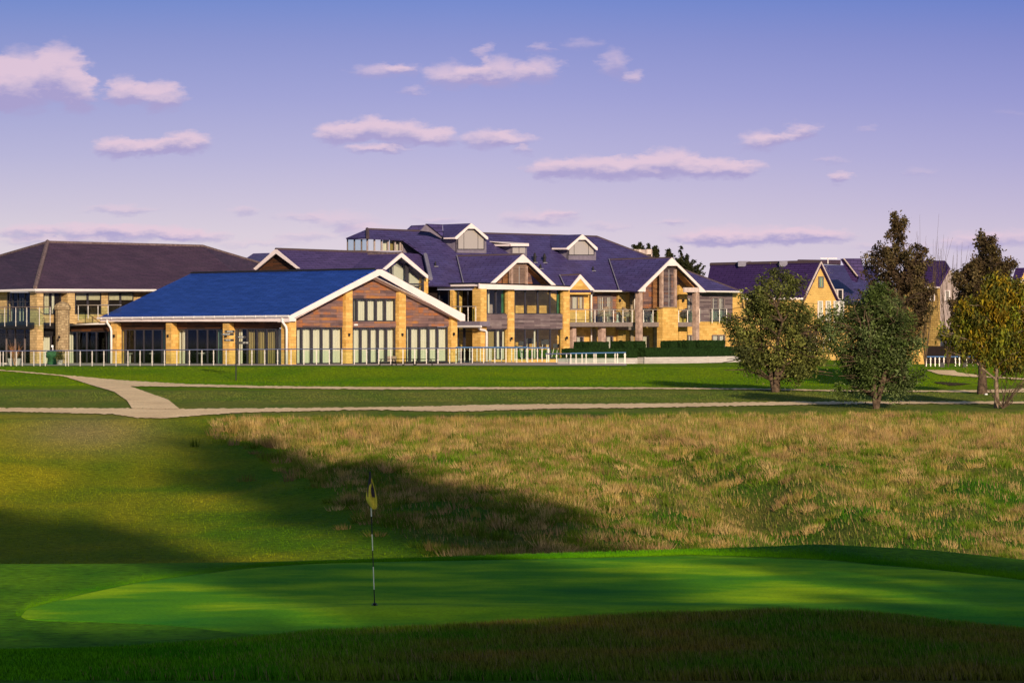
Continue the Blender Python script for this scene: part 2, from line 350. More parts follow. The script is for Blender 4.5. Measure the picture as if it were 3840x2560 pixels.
# ================================================================ the buildings
# ---- pavilion with the blue roof
PR = Rp(1085, 226.0); PL_ = Lp(1085, 226.0)
pav = thing('pavilion', 'low pavilion with deep blue slate gable roof, broad white bargeboards and curtained glass doors', 'pavilion', at(1085, 1370, 226))
fR, fL = 0.75, 0.6
apex = PR.hit(1405, 1010, fR); fl = PR.hit(1085, 1182, fR); fr_ = PR.hit(1744, 1179, fR)
RL = Pl(apex, NL); EL = Pl(fl, NL)
rb = RL.hit(717, 1025); eb = EL.hit(372, 1190)
mb = MB(); quad3(mb, [fl, apex, rb, eb], 0.16); back = rb-apex
quad3(mb, [apex+Vector((0, 0, -.005)), fr_, fr_+back, rb+Vector((0, 0, -.005))], 0.16); mb.build('roof', 'slate_blue', pav)
MB().tube([rb+Vector((0, 0, .02)), apex+Vector((0, 0, .02))], 0.1, 6).build('ridge_cap', 'black', pav)
b1 = MB(); poly(b1, PR, [C3(500, 984), C3(1400, 514), C3(1440, 514), C4(1255, 972), C4(1255, 1036), C4(1212, 1036), C4(1180, 1018), C4(390, 573), C3(548, 1008), C3(548, 1041), C3(500, 1036)], fR+0.03, 0.12); b1.build('bargeboard', 'white', pav)
so = MB(); q = [fl+Vector((0, 0, -.45)), apex+Vector((0, 0, -.5)), apex+Vector((0, 0, -.5))-NR*1.2, fl+Vector((0, 0, -.45))-NR*1.2]; quad3(so, q, 0.03)
q = [apex+Vector((0, 0, -.5)), fr_+Vector((0, 0, -.45)), fr_+Vector((0, 0, -.45))-NR*1.2, apex+Vector((0, 0, -.5))-NR*1.2]; quad3(so, q, 0.03); so.build('soffit', 'white', pav)
# side eaves: gutter and fascia
g = MB(); rect(g, EL, C2.x(72), C2.y(915), 1087, 1205, 0.02, 0.12, 0, C3.y(1002), C3.y(1042)); rect(g, EL, C2.x(78), C2.y(925), 1087, 1206, 0.0, 0.6, 0, C3.y(1008), C3.y(1040)); g.build('fascia', 'white', pav)
MB().tube([EL.hit(C2.x(45), C2.y(910), .1), EL.hit(1083, C3.y(988), .1)], 0.085, 8).build('gutter', 'gutter', pav)
for x in list(range(80, 2033, 112)): 
    px = C2.x(x); mb = MB(); rect(mb, EL, px-1.5, C2.y(900)-x*.0042, px+1.5, C2.y(922)-x*.0042, 0.2, 0.1); mb.build('gutter_bracket', 'gutter', pav)
# gable columns and corner
colR(pav, PR, C3.x(440), C3.x(500), C3.x(570), C3.y(1012), C3.y(1475), ytop_r=C3.y(1005))
colR(pav, PR, C3.x(1040), C3.x(1072), C3.x(1141), C3.y(752), C3.y(1466), ytop_r=C3.y(716))
colR(pav, PR, C3.x(1580), C3.x(1612), C3.x(1681), C3.y(695), C3.y(1456), ytop_r=C3.y(732))
colR(pav, PR, C4.x(1087), C4.x(1115), C4.x(1176), C4.y(985), C4.y(1450), ytop_r=C4.y(1018))
w = MB()
poly(w, PR, [C3(568, 1098), C3(568, 995), C3(1045, 746), C3(1045, 1098)], 0, .15)
poly(w, PR, [C3(1138, 808), C3(1138, 700), C3(1405, 562), C3(1600, 665), C3(1585, 808)], 0, .15)
rect(w, PR, C3.x(1138), C3.y(1042), C3.x(1585), C3.y(1100), 0, .15)
poly(w, PR, [C4(652, 1095), C4(652, 715), C4(1092, 965), C4(1092, 1092)], 0, .15)
w.build('cladding', 'wood_warm', pav)
X3 = lambda *a: [C3.x(v) for v in a]; X4 = lambda *a: [C4.x(v) for v in a]; X2 = lambda *a: [C2.x(v) for v in a]; X5 = lambda *a: [C5.x(v) for v in a]; X6 = lambda *a: [C6.x(v) for v in a]; X1 = lambda *a: [C1.x(v) for v in a]
window(pav, PR, C3.x(568), C3.y(1099), C3.x(1041), C3.y(1473), X3(628, 731, 830, 931), d=-.05, fw=4, mw=6.5, name='glass_door', y1r=C3.y(1468))
window(pav, PR, C3.x(1141), C3.y(809), C3.x(1578), C3.y(1042), X3(1188, 1286, 1381, 1474), d=-.05, fw=4, mw=6.5)
window(pav, PR, C3.x(1141), C3.y(1101), C3.x(1578), C3.y(1468), X3(1227, 1317, 1401, 1486), d=-.05, fw=4, mw=6.5, name='glass_door', y1r=C3.y(1458))
window(pav, PR, C4.x(655), C4.y(1095), C4.x(1080), C4.y(1457), X4(700, 795, 888, 978), d=-.05, fw=4, mw=6.5, name='glass_door', y1r=C4.y(1450))
mb = MB(); rect(mb, PR, C3.x(1160), C3.y(1066), C3.x(1195), C3.y(1084), .08, .06); mb.build('bracket_light', 'gutter', pav)
# side: columns, lintels, doors
for a, b, c in ((190, 255, 298), (790, 850, 905), (1410, 1480, 1527)): colL(pav, PL_, C2.x(a), C2.x(b), C2.x(c), C2.y(962), C2.y(1424))
lt = MB(); rect(lt, PL_, C1.x(735), C1.y(985), C1.x(1200), C1.y(1052), 0, .2); rect(lt, PL_, C2.x(290), C2.y(950), C3.x(445), C2.y(1030), 0, .2, 0, C3.y(1030), C3.y(1105)); lt.build('lintel', 'wood_dark', pav)
K = 'curtain'; T = 'curtain_teal'; A_ = 'curtain_amber'
def sidewin(x0, x1, ms, ct, y0, y1): window(pav, PL_, x0, y0, x1, y1, ms, ct, fw=3, mw=3, d=-.05, mat='dark_frame', name='glass_door', gl='glass_dark' if 0 else 'glass')
sidewin(C1.x(738), C1.x(1200), X1(835, 940, 1045, 1160), [(C1.x(745), C1.x(790)), (C1.x(1172), C1.x(1198), T)], C1.y(1052), C1.y(1412))
sidewin(C2.x(300), C2.x(792), X2(350, 447, 545, 642, 745), [(C2.x(317), C2.x(346)), (C2.x(748), C2.x(790), T)], C2.y(1030), C2.y(1412))
sidewin(C2.x(905), C2.x(1412), X2(1018, 1128, 1238, 1345), [(C2.x(915), C2.x(965)), (C2.x(968), C2.x(1008)), (C2.x(1365), C2.x(1408), T)], C2.y(1026), C2.y(1410))
sidewin(C2.x(1527), C3.x(440), [C2.x(1572), C3.x(70), C3.x(170), C3.x(270), C3.x(372)], [(C2.x(1560), C2.x(1625)), (C3.x(80), C3.x(160), A_), (C3.x(180), C3.x(262), A_), (C3.x(280), C3.x(362), A_), (C3.x(385), C3.x(432))], C2.y(1022), C3.y(1476))
it = MB()
PIL = PL_.off(-5.5); PIR = PR.off(-7.5)
rect(it, PIL, 300, 1200, 1045, 1368, 0, .1); rect(it, PIR, 1060, 1060, 1640, 1362, 0, .1); it.build('inner_wall', 'interior', pav)
fl0 = MB(); c0 = PL_.hit(C1.x(738), 1369, -.4); c1 = PR.hit(1085, 1369, -.4); c2 = PR.hit(1700, 1358, -.4)
quad3(fl0, [c0, c1, c2, c2-NR*8, c0-NL*6], .05); fl0.build('floor', 'interior_warm', pav)
# dim furniture behind the side doors
for x, hw in ((C2.x(960-560), 8), (C2.x(700-60), 7), (C2.x(1180), 12), (C3.x(120), 10), (C3.x(240), 9)):
    mb = MB(); p = PL_.hit(x, 1362, -2.2); mb.box(p+Vector((0, 0, .74)), hw/50, .4, .03); mb.box(p+Vector((0, 0, .37)), .05, .05, .36); mb.build('table', 'timber_pale', pav)
for i, (P, x, y) in enumerate(((PL_, C2.x(215), C2.y(1102)), (PL_, C2.x(805), C2.y(1102)), (PL_, C2.x(1435), C2.y(1100)))): lamp(pav, P, x, y, .5)
for x, y in ((C3.x(540), C3.y(1178)), (C3.x(1113), C3.y(1175)), (C3.x(1653), C3.y(1173)), (C4.x(1148), C4.y(1167))): lamp(pav, PR, x, y, .32)
dp = lambda P, pts, d: [P.hit(x, y, d) for x, y in pts]
pipe(pav, dp(PL_, [C2(150, 920), C2(150, 955), C2(190, 1015), C2(196, 1050), C2(196, 1420)], .75), .085)
pipe(pav, dp(PL_, [C3(428, 1002), C3(430, 1045), C3(468, 1095), C3(473, 1130), C3(473, 1474)], .75), .085)
# link block left of the pavilion (flat roof)
lk = MB(); rect(lk, PL_, C1.x(712), C1.y(958), C1.x(1200), C1.y(982), .35, 5.0); lk.build('flat_roof', 'black', pav)
MB().tube(dp(PL_, [C1(722, 984), C1(1175, 966)], .45), .07, 8).build('gutter', 'gutter', pav, smooth=True)
pipe(pav, dp(PL_, [C1(723, 985), C1(725, 1418)], .5), .085)
mb = MB(); rect(mb, Lp(1600, 246), C4.x(1180), C4.y(1035), C4.x(1405), C4.y(1087), 0, 3); 

# ---- clubhouse on the left with the hipped roof
AP = Rp(138, 238.0); AQ = Lp(138, 238.0)
club = thing('clubhouse', 'two storey stone clubhouse with large weathered brown hipped roof at the left edge', 'clubhouse', at(138, 1370, 238))
e0 = AP.hit(C1.x(383), C1.y(588), .9); e1 = AP.hit(C1.x(1720), C1.y(606), .9); e1b = AP.hit(760, 1093, .9)
r0 = AP.hit(C1.x(518), C1.y(82), -7); r1 = AP.hit(760, 923, -7)
eL = AQ.hit(-260, 1092, .9)
mb = MB(); quad3(mb, [e0, e1b+ (e1b-e0)*.35, r1, r0], .15)
hr_ = r1 + (r1-e1b)*0.0; far = AP.hit(985, 990, -9)
quad3(mb, [r1, e1b+(e1b-e0)*.35, far], .15)
lb = AQ.hit(C1.x(0), C1.y(232), -7.6); lb2 = AQ.hit(-260, 1010, -7.6)
quad3(mb, [e0, r0, lb, lb2, eL], .15); mb.build('roof', 'tile_brown', club)
MB().tube([e0+Vector((0, 0, .08)), r0+Vector((0, 0, .05))], .17, 6).build('hip_tiles', 'ridge_lichen', club)
MB().tube([r0, r1, far], .12, 6).build('ridge_tiles', 'ridge_lichen', club)
MB().tube([lb2, lb, r0], .12, 6).build('ridge_tiles', 'ridge_lichen', club)
gt = MB(); gt.tube([eL+Vector((0, 0, -.1)), e0+Vector((0, 0, -.1)), AP.hit(C1.x(1700), C1.y(607), .9)], .1, 8); gt.build('gutter', 'gutter', club)
so = MB(); rect(so, AP, C1.x(383), C1.y(600), C1.x(1680), C1.y(628), .75, .8, 0, C1.y(612), C1.y(628)); rect(so, AQ, -40, C1.y(600), C1.x(383), C1.y(622), .75, .8); so.build('fascia', 'white', club)
colR(club, AP, C1.x(340), C1.x(400), C1.x(472), C1.y(622), C1.y(1420), 'stone_pale')
wl = MB(); rect(wl, AP, C1.x(470), C1.y(625), 640, C1.y(965), -.15, .3); rect(wl, AP, C1.x(442), C1.y(868), C1.x(640), C1.y(965), 0, .3)
rect(wl, AQ, -40, C1.y(615), C1.x(78), C1.y(960), -.1, .3); rect(wl, AP, C1.x(640), C1.y(865), 500, C1.y(972), 0, .3); wl.build('wall', 'stone_pale', club)
colR(club, AP, C1.x(672), C1.x(736), C1.x(815), C1.y(624), C1.y(965), 'stone_pale'); colR(club, AP, C1.x(1102), C1.x(1105), C1.x(1178), C1.y(628), C1.y(868), 'stone_pale')
window(club, AP, C1.x(475), C1.y(632), C1.x(668), C1.y(868), X1(560), [(C1.x(480), C1.x(535), 'blind'), (C1.x(565), C1.x(590))], fw=3, back=True, d=.1)
def blindwin(x0, x1, m):
    f = window(club, AP, x0, C1.y(628), x1, C1.y(862), [m], (), fw=3, mw=7, back=True, d=.1)
    for a, b in ((x0+3, m-4), (m+4, x1-3)):
        k = MB(); rect(k, AP, a, C1.y(640), b, C1.y(710), .035, .01); k.build('roller_blind', 'blind', f)
blindwin(C1.x(818), C1.x(1102), C1.x(955)); blindwin(C1.x(1180), C1.x(1455), C1.x(1312))
window(club, AQ, C1.x(78), C1.y(628), C1.x(338), C1.y(955), X1(135, 190, 270), (), fw=3, d=-.1, hbar=[C1.y(730)])
for a in (100, 120, 210, 240):
    mb = MB(); rect(mb, AQ, C1.x(a), C1.y(690), C1.x(a+12), C1.y(940), -1.2, .05); mb.build('menu_board', 'curtain' if a > 115 else 'red', club)
dk = MB(); rect(dk, AQ, -40, C1.y(955), C1.x(345), C1.y(1020), .7, 2.2); rect(dk, AP, C1.x(440), C1.y(962), C1.x(622), C1.y(1098), -.3, .2); dk.build('balcony_slab', 'black', club)
window(club, AQ, -40, C1.y(1020), C1.x(340), C1.y(1412), X1(-40, 65, 160, 265), (), fw=3, mw=3, d=-.6, hbar=[C1.y(1085)], name='glass_door', mat='grey_frame')
window(club, AP, C1.x(445), C1.y(1090), C1.x(622), C1.y(1415), X1(560), [(C1.x(468), C1.x(545)), (C1.x(582), C1.x(612), 'curtain_amber')], fw=4, d=-.3, name='glass_door')
it = MB(); rect(it, AQ, -60, C1.y(630), C1.x(330), C1.y(1412), -3.5, .1); rect(it, AP, C1.x(440), C1.y(960), 420, C1.y(1415), -4, .1); it.build('inner_wall', 'interior', club)
# stone buttress with a rounded cap
bt = MB(); c = AP.hit(C1.x(680), C1.y(1420), 1.1); hgt = (C1.y(1420)-C1.y(770))/F*(c.y); r = 0.46*1.15
bt.lathe(c, [(r*.95, 0), (r, .3), (r, hgt*.5), (r*1.02, hgt-.35), (r*1.2, hgt-.3), (r*1.2, hgt-.1), (r*.9, hgt+.12), (r*.3, hgt+.28), (0.02, hgt+.3)], 12); bt.build('buttress', 'stone_weathered', club)
for x, y, P, d in ((C1.x(358), C1.y(1115), AQ, .3), (C1.x(650), C1.y(1115), AP, 1.7)): lamp(club, P, x, y, d)
railing('balcony_railing', 'glass and steel railing round the dark first floor balcony of the hipped clubhouse', AQ.off(.75), -20, C1.x(545), C1.y(790), C1.y(783), C1.y(1000), C1.y(992), X1(-60, 52, 172, 292, 430, 547), hr='grey_frame', hrr=.03)
railing('balcony_railing', 'steel railing on the flat link roof in front of windows with half drawn blinds', Lp(C1.x(1040), 239.5), C1.x(740), C1.x(1318), C1.y(768), C1.y(765), C1.y(955), C1.y(848), X1(745, 853, 960, 1068, 1178), hr='steel', glassy=True)
for nm in ('balcony_railing',): pass

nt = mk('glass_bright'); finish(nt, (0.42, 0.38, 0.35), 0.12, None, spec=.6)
# ---- gabled house behind the pavilion, with the glass gable
gh = thing('gabled_house', 'purple slate roofed house behind the pavilion with a wood clad gable and a glazed gable', 'house', at(1033, 1366, 262))
GL = Lp(1033, 262.0); ap = GL.hit(*C3(360, 308), .5); f1 = GL.hit(*C3(125, 518), .5); f2 = GL.hit(*C3(600, 505), .5)
GRr = Pl(ap, NR); ge = GRr.hit(*C3(1305, 335)); ge2 = GRr.hit(*C4(880, 362))
def down(p, q, k): return p+(q-p)*k
mb = MB(); quad3(mb, [ap, down(ap, f2, 1.15), down(ap, f2, 1.15)+(ge2-ap), ge2], .14); quad3(mb, [ap, ap+(f1-ap)*1.3, ap+(f1-ap)*1.3+(ge2-ap), ge2], .14); mb.build('roof', 'slate_violet', gh)
MB().tube([ap, ge2], .11, 6).build('ridge_tiles', 'ridge_tile', gh)
mb = MB(); poly(mb, GL, [C3(118, 520), C3(350, 312), C3(368, 312), C3(602, 505), C3(570, 505), C3(362, 352), C3(160, 520)], .55, .1); mb.build('bargeboard', 'white', gh)
mb = MB(); poly(mb, GL, [C3(150, 530), C3(362, 335), C3(600, 520), C3(600, 640), C3(150, 640)], 0, .15); mb.build('cladding', 'wood_dark', gh)
# small dark hip roof left of it
q0 = at(*C3(60, 402), 272); q1 = at(*C3(135, 352), 276); q2 = at(*C3(300, 347), 282); q3 = at(*C3(300, 480), 272); q4 = at(*C3(60, 480), 268)
mb = MB(); quad3(mb, [q0, q1, q2, q3, q4], .3); mb.build('rear_roof', 'slate_violet', gh)
# glazed gable
GG = Rp(1437, 237.0); ga = GG.hit(*C4(615, 350), .55); gl = GG.hit(*C4(428, 512), .55); gr = GG.hit(*C4(882, 585), .55)
GGr = Pl(ga, NL); gb = GGr.hit(*C4(275, 357)); 
mb = MB(); quad3(mb, [gl, ga, gb, gl+(gb-ga)*1.0], .14); quad3(mb, [ga, gr, gr+(gb-ga)*.45, ga+(gb-ga)*.45], .14); mb.build('cross_roof', 'slate_violet', gh)
MB().tube([gb, ga], .12, 6).build('ridge_tiles', 'ridge_lichen', gh)
mb = MB(); poly(mb, GG, [C4(425, 510), C4(612, 348), C4(622, 350), C4(882, 575), C4(882, 605), C4(870, 604), C4(608, 390), C4(452, 520)], .6, .12); mb.build('bargeboard', 'white', gh)
mb = MB(); gls = [C4(468, 520), C4(608, 398), C4(835, 580), C4(835, 730), C4(600, 730), C4(468, 640)]; poly(mb, GG, gls, -.02, .02)
gf = MB(); rect(gf, GG, C4.x(655), C4.y(430), C4.x(682), C4.y(700), .05, .12); rect(gf, GG, C4.x(505), C4.y(480), C4.x(516), C4.y(620), .05, .12); poly(gf, GG, [C4(608, 385), C4(845, 572), C4(845, 604), C4(608, 412)], .04, .1); rect(gf, GG, C4.x(825), C4.y(560), C4.x(838), C4.y(740), .05, .12); rect(gf, GG, C4.x(600), C4.y(655), C4.x(838), C4.y(668), .06, .12)
gfo = gf.build('gable_window', 'dark_frame', gh); mb.build('pane', 'glass', gfo)
k = MB(); poly(k, GG, [C4(530, 470), C4(640, 520), C4(640, 640), C4(530, 600)], -.5, .02); poly(k, GG, [C4(690, 520), C4(820, 600), C4(820, 655), C4(690, 655)], -.5, .02); k.build('curtain', 'curtain', gfo)
k = MB(); poly(k, GG, [C4(475, 525), C4(608, 405), C4(830, 585), C4(830, 735), C4(475, 660)], -.6, .02); k.build('blind_wall', 'glass_bright', gh)
mb = MB(); rect(mb, GG, C4.x(835), C4.y(575), C4.x(880), C4.y(760), 0, .5); mb.build('wall', 'stone', gh)

# ---- main hotel: big roof, dormers, glazed terrace, balcony front
WP = Rp(2135, 258.0)
ho = thing('hotel', 'large hotel with deep purple slate roof, three dormers and a yellow stone balcony front', 'hotel', at(2135, 1362, 256))
E1 = WP.hit(2231, 1090, .7); E2 = WP.hit(2778, 1093, .7); R1 = WP.hit(1818, 875, -6.5)
DR = plane3(E1, E2, R1)
if DR.n.z < 0: DR = Pl(DR.p, -DR.n)
h_ = lambda x, y, d=0: DR.hit(x, y, d)
out = [(1377, 859), (1818, 875), (2238, 887), (2778, 1093), (2231, 1090), (2140, 1090), (1940, 1075), (1606, 1068), C4(905, 612), C4(850, 362), C4(627, 206), C4(268, 190)]
mb = MB(); mb.prism([h_(*p) for p in out], -DR.n*.16); mb.build('roof', 'slate_purple', ho)
MB().tube([h_(1377, 859), h_(1818, 875), h_(2238, 887), h_(2778, 1092)], .08, 6).build('ridge_tiles', 'ridge_tile', ho)
MB().tube([h_(*C4(268, 188), .05), h_(1377, 859)], .15, 6).build('hip_tiles', 'ridge_tile', ho)
MB().tube([h_(*C4(850, 365), .1), h_(*C4(905, 610), .1)], .17, 6).build('hip_tiles', 'lead', ho)
# roof corner over the lookout
k0 = h_(1377, 859); k1 = h_(*C4(268, 190)); LK = Pl(k1, NL); k2 = LK.hit(*C4(45, 197))
mb = MB(); quad3(mb, [k0, k1, k2], .12); mb.build('lookout_roof', 'slate_purple', ho)
VR = Pl(k1-NR*.35, NR); VL = Pl(k1-NL*.35, NL)
window(ho, VR, C4.x(262), C4.y(200), C4.x(622), C4.y(328), X4(340, 412, 478, 548, 600), [(C4.x(425), C4.x(470)), (C4.x(488), C4.x(540), 'curtain_amber'), (C4.x(556), C4.x(612), 'curtain_pink')], fw=2, mw=4, mat='cream_shade', name='lookout_window', gl='glass')
window(ho, VL, C4.x(55), C4.y(207), C4.x(264), C4.y(326), X4(128, 200), (), fw=2, mw=3, mat='grey_frame', name='lookout_window', gl='glass_sky')
mb = MB(); poly(mb, VR, [C4(622, 205), C4(850, 362), C4(860, 460), C4(622, 400)], -.05, .1); mb.build('lookout_cheek', 'grey_clad', ho)
mb = MB(); mb.prism([h_(*p, -.4) for p in [C4(640, 345), C4(855, 362), C4(905, 615), C4(880, 650), C4(700, 500), C4(600, 350)]], -DR.n*.1); mb.build('lower_roof', 'slate_violet', ho)
# dormers
def dormer(apx, fL_, fR_, ridgeback, eaveback, face, glassp, mulls, basey, cheek, nm='dormer', ext=None):
    b = DR.hit((face[0]+face[1])/2, basey); FP = Pl(b, NR)
    d = MB(); poly(d, FP, [(face[0], basey), (face[0], face[2]), apx, (face[1], face[2]+2), (face[1], basey+2)], 0, .15)
    o = d.build(nm, 'grey_clad', ho)
    A = FP.hit(*apx, .35); Lf = FP.hit(*fL_, .35); Rf = FP.hit(*fR_, .35); RLp = Pl(A, NL); B = RLp.hit(*ridgeback); EB = Pl(Lf, NL).hit(*eaveback)
    r = MB(); quad3(r, [Lf, A, B, EB], .1); quad3(r, [A, Rf, Rf+(B-A)*.7, B], .1); r.build('dormer_roof', 'slate_purple', o)
    bb = MB(); th = 10.5; poly(bb, FP, [fL_, apx, fR_, (fR_[0], fR_[1]+th*.9), (fR_[0]-6, fR_[1]+th*.8), (apx[0]+13, apx[1]+th*1.95), (apx[0]-13, apx[1]+th*1.95), (fL_[0]+6, fL_[1]+th*.8)], .38, .08); bb.build('bargeboard', 'white', o)
    ff = MB(); Pe = Pl(Lf, NL); rect(ff, Pe, eaveback[0], eaveback[1], fL_[0], fL_[1]+6, .02, .1, 0, fL_[1], fL_[1]+6); ff.build('fascia', 'white', o)
    ck = MB(); CP = Pl(FP.hit(face[0], basey), NL); poly(ck, CP, cheek, .0, .1); ck.build('dormer_cheek', 'grey_clad', o)
    fr = MB(); ga, gb_, gt, gm, gbt = glassp   # left, right, top, shoulder, bottom
    pts = [(ga, gbt), (ga, gm), ((ga*.55+gb_*.45)-3, gt), ((ga*.4+gb_*.6)-4, gt), (gb_, gm), (gb_, gbt)]
    big = [(ga-2, gbt+3), (ga-2, gm-2), (pts[2][0]-2, gt-3), (pts[3][0]+2, gt-3), (gb_+2, gm-2), (gb_+2, gbt+3)]
    poly(fr, FP, big, .03, .02); fo = fr.build('dormer_window', 'dark_frame', o)
    for i, (u0, u1) in enumerate(zip([ga]+list(mulls), list(mulls)+[gb_])):
        def top(x):
            for (xa, ya), (xb, yb_) in zip(pts[1:5], pts[2:6]):
                if xa <= x <= xb and xb > xa: return ya+(yb_-ya)*(x-xa)/(xb-xa)
            return gm
        xs = sorted([u0+1, u1-1]+[p[0] for p in pts[2:4] if u0+1 < p[0] < u1-1])
        g_ = MB(); poly(g_, FP, [(u0+1, gbt)]+[(x, top(x)) for x in xs]+[(u1-1, gbt)], .05, .01); g_.build('pane', 'glass_bright', fo)
    return o, FP
dormer(D3(430, 58), D3(225, 235), D3(641, 232), C4(1028, 58), D3(78, 240), (D3.x(242), D3.x(618), D3.y(230)), (D3.x(262), D3.x(586), D3.y(134), D3.y(232), D3.y(380)), [D3.x(335), D3.x(512)], D3.y(432), [D3(242, 240), D3(242, 432), D3(80, 330), D3(30, 250)])
dormer(D3(1830, 197), D3(1630, 368), D3(2020, 366), D3(1395, 212), D3(1442, 368), (D3.x(1645), D3.x(2000), D3.y(365)), (D3.x(1660), D3.x(1972), D3.y(265), D3.y(365), D3.y(452)), [D3.x(1724), D3.x(1905)], D3.y(520), [D3(1645, 372), D3(1645, 520), D3(1520, 450), D3(1445, 375)])
# flat dormer
FB = DR.hit(D3.x(1035), D3.y(470)); FP = Pl(FB, NR)
mb = MB(); rect(mb, FP, D3.x(935), D3.y(335), D3.x(1130), D3.y(475), 0, .1); fd = mb.build('dormer', 'grey_clad', ho)
mb = MB(); rect(mb, FP, D3.x(918), D3.y(320), D3.x(1154), D3.y(346), .35, .1); mb.prism([FP.hit(D3.x(918), D3.y(320), .35), FP.hit(D3.x(1154), D3.y(318), .35), DR.hit(D3.x(900), D3.y(300)), DR.hit(D3.x(658), D3.y(292))], Vector((0, 0, .05))); mb.build('dormer_roof', 'white', fd)
PE = Pl(FP.hit(D3.x(918), D3.y(320), .35), NL); mb = MB(); rect(mb, PE, D3.x(715), D3.y(322), D3.x(918), D3.y(346), .0, .1); mb.build('fascia', 'white', fd)
PE = Pl(FP.hit(D3.x(935), D3.y(320), 0), NL); mb = MB(); poly(mb, PE, [D3(720, 348), D3(935, 345), D3(935, 475), D3(800, 440)], 0, .1); mb.build('dormer_cheek', 'grey_clad', fd)
mb = MB(); rect(mb, FP, D3.x(950), D3.y(350), D3.x(1024), D3.y(434), .03, .01); rect(mb, FP, D3.x(1034), D3.y(350), D3.x(1106), D3.y(434), .03, .01); mb.build('pane', 'glass_bright', fd)
# roofs rising behind the ridge on the left
a0 = h_(1377, 859); bk = h_(1600, 868)
B1 = Rp(1600, bk.y+4)
mb = MB(); poly(mb, B1, [C4(672, 125), C4(735, 68), C4(868, 62), C4(905, 135)], 0, .3); mb.build('rear_roof', 'slate_purple', ho)
B2 = Rp(1602, bk.y-1.5)
mb = MB(); poly(mb, B2, [C4(868, 52), C4(1025, 58), C4(1032, 185)], .4, .2); mb.build('rear_roof', 'slate_purple', ho)
mb = MB(); poly(mb, B2, [C4(805, 122), C4(868, 52), C4(1032, 188), C4(1010, 200), C4(900, 135)], .2, .1); mb.build('rear_cheek', 'grey_clad', ho)
# flues and vents
for x, y0, y1, r in ((D3.x(1228), 428, 550, .12), (D3.x(1350), 438, 552, .12), (D3.x(1300), 570, 628, .07), (D3.x(1962), 598, 655, .07), (C4.x(953), None, None, .06)):
    if y0 is None: ya, yb = C4.y(430), C4.y(482)
    else: ya, yb = D3.y(y0), D3.y(y1)
    b = DR.hit(x, yb); h = (yb-ya)/F*b.y
    mb = MB(); mb.lathe(b, [(r*1.5, -.1), (r*1.5, .05), (r, .08), (r, h*.5), (r*1.5, h*.52), (r*1.5, h*.62), (r, h*.65), (r*.9, h*.8), (r*.4, h)], 8); mb.build('flue', 'black', ho)
    mb = MB(); mb.box(b+Vector((.08, -.12, -.02)), .16, .1, .03); mb.build('flue_flashing', 'lead', ho)
# cross gables
def cross(P, apx, fl_, fr2, back, low, dd, mat='slate_purple', th=10, flat=None, tie=True):
    A = P.hit(*apx, dd); Lf = P.hit(*fl_, dd); Rf = P.hit(*fr2, dd); B = DR.hit(*back, .08); Lo = DR.hit(*low, .08)
    r = MB(); quad3(r, [Lf, A, B, Lo], .12); quad3(r, [A, Rf, Rf+(B-A)*.75, B], .12); r.build('gable_roof', mat, ho)
    MB().tube([B, A], .075, 6).build('ridge_tiles', 'ridge_tile', ho)
    MB().tube([B+Vector((0, -.1, .05)), Lo+Vector((0, -.1, .05))], .05, 6).build('valley', 'lead', ho)
    return A, Lf, Rf
cross(WP, D3(1085, 448), D3(680, 806), D3(1497, 836), D3(245, 470), D3(325, 806), 2.2)
cross(WP, C6(306, 406), C6(178, 570), C6(468, 598), C6(58, 415), C6(112, 533), .6)
cross(WP, C6(1385, 208), C6(988, 603), C6(1775, 605), C6(638, 230), C6(757, 590), 2.9)
bb = MB(); poly(bb, WP, [D3(678, 808), D3(1083, 447), D3(1497, 836), D3(1440, 836), D3(1150, 555), D3(1005, 555), D3(735, 808)], 2.25, .1); bb.build('bargeboard', 'white', ho)
bb = MB(); poly(bb, WP, [C6(176, 568), C6(305, 404), C6(470, 585), C6(470, 606), C6(400, 606), C6(425, 595), C6(305, 455), C6(182, 585)], .66, .1); bb.build('bargeboard', 'white', ho)
bb = MB(); poly(bb, WP, [C6(985, 600), C6(1383, 207), C6(1780, 602), C6(1780, 614), C6(1705, 614), C6(1700, 560), C6(1440, 303), C6(1330, 303), C6(1070, 560), C6(1070, 607), C6(990, 607)], 2.95, .1); bb.build('bargeboard', 'white', ho)
mb = MB(); rect(mb, WP, C6.x(1525), C6.y(558), C6.x(1702), C6.y(613), 2.8, .15); mb.build('tie_beam', 'cream', ho)
for pts, dd in (([C6(1405, 305), C6(1445, 305), C6(1668, 560), C6(1655, 582)], 2.5), ([D3(1095, 558), D3(1150, 558), D3(1440, 832), D3(1385, 832)], 1.8)):
    mb = MB(); poly(mb, WP, pts, dd, .6); mb.build('soffit', 'wood_orange', ho)
for a, b, c, dd in (((1440, 400), (1500, 430), (1600, 560), 1.2),):
    mb = MB(); poly(mb, WP, [C6(1430, 340), C6(1640, 575), C6(1525, 560), C6(1440, 480)], .9, .1); mb.build('soffit', 'wood_warm', ho)
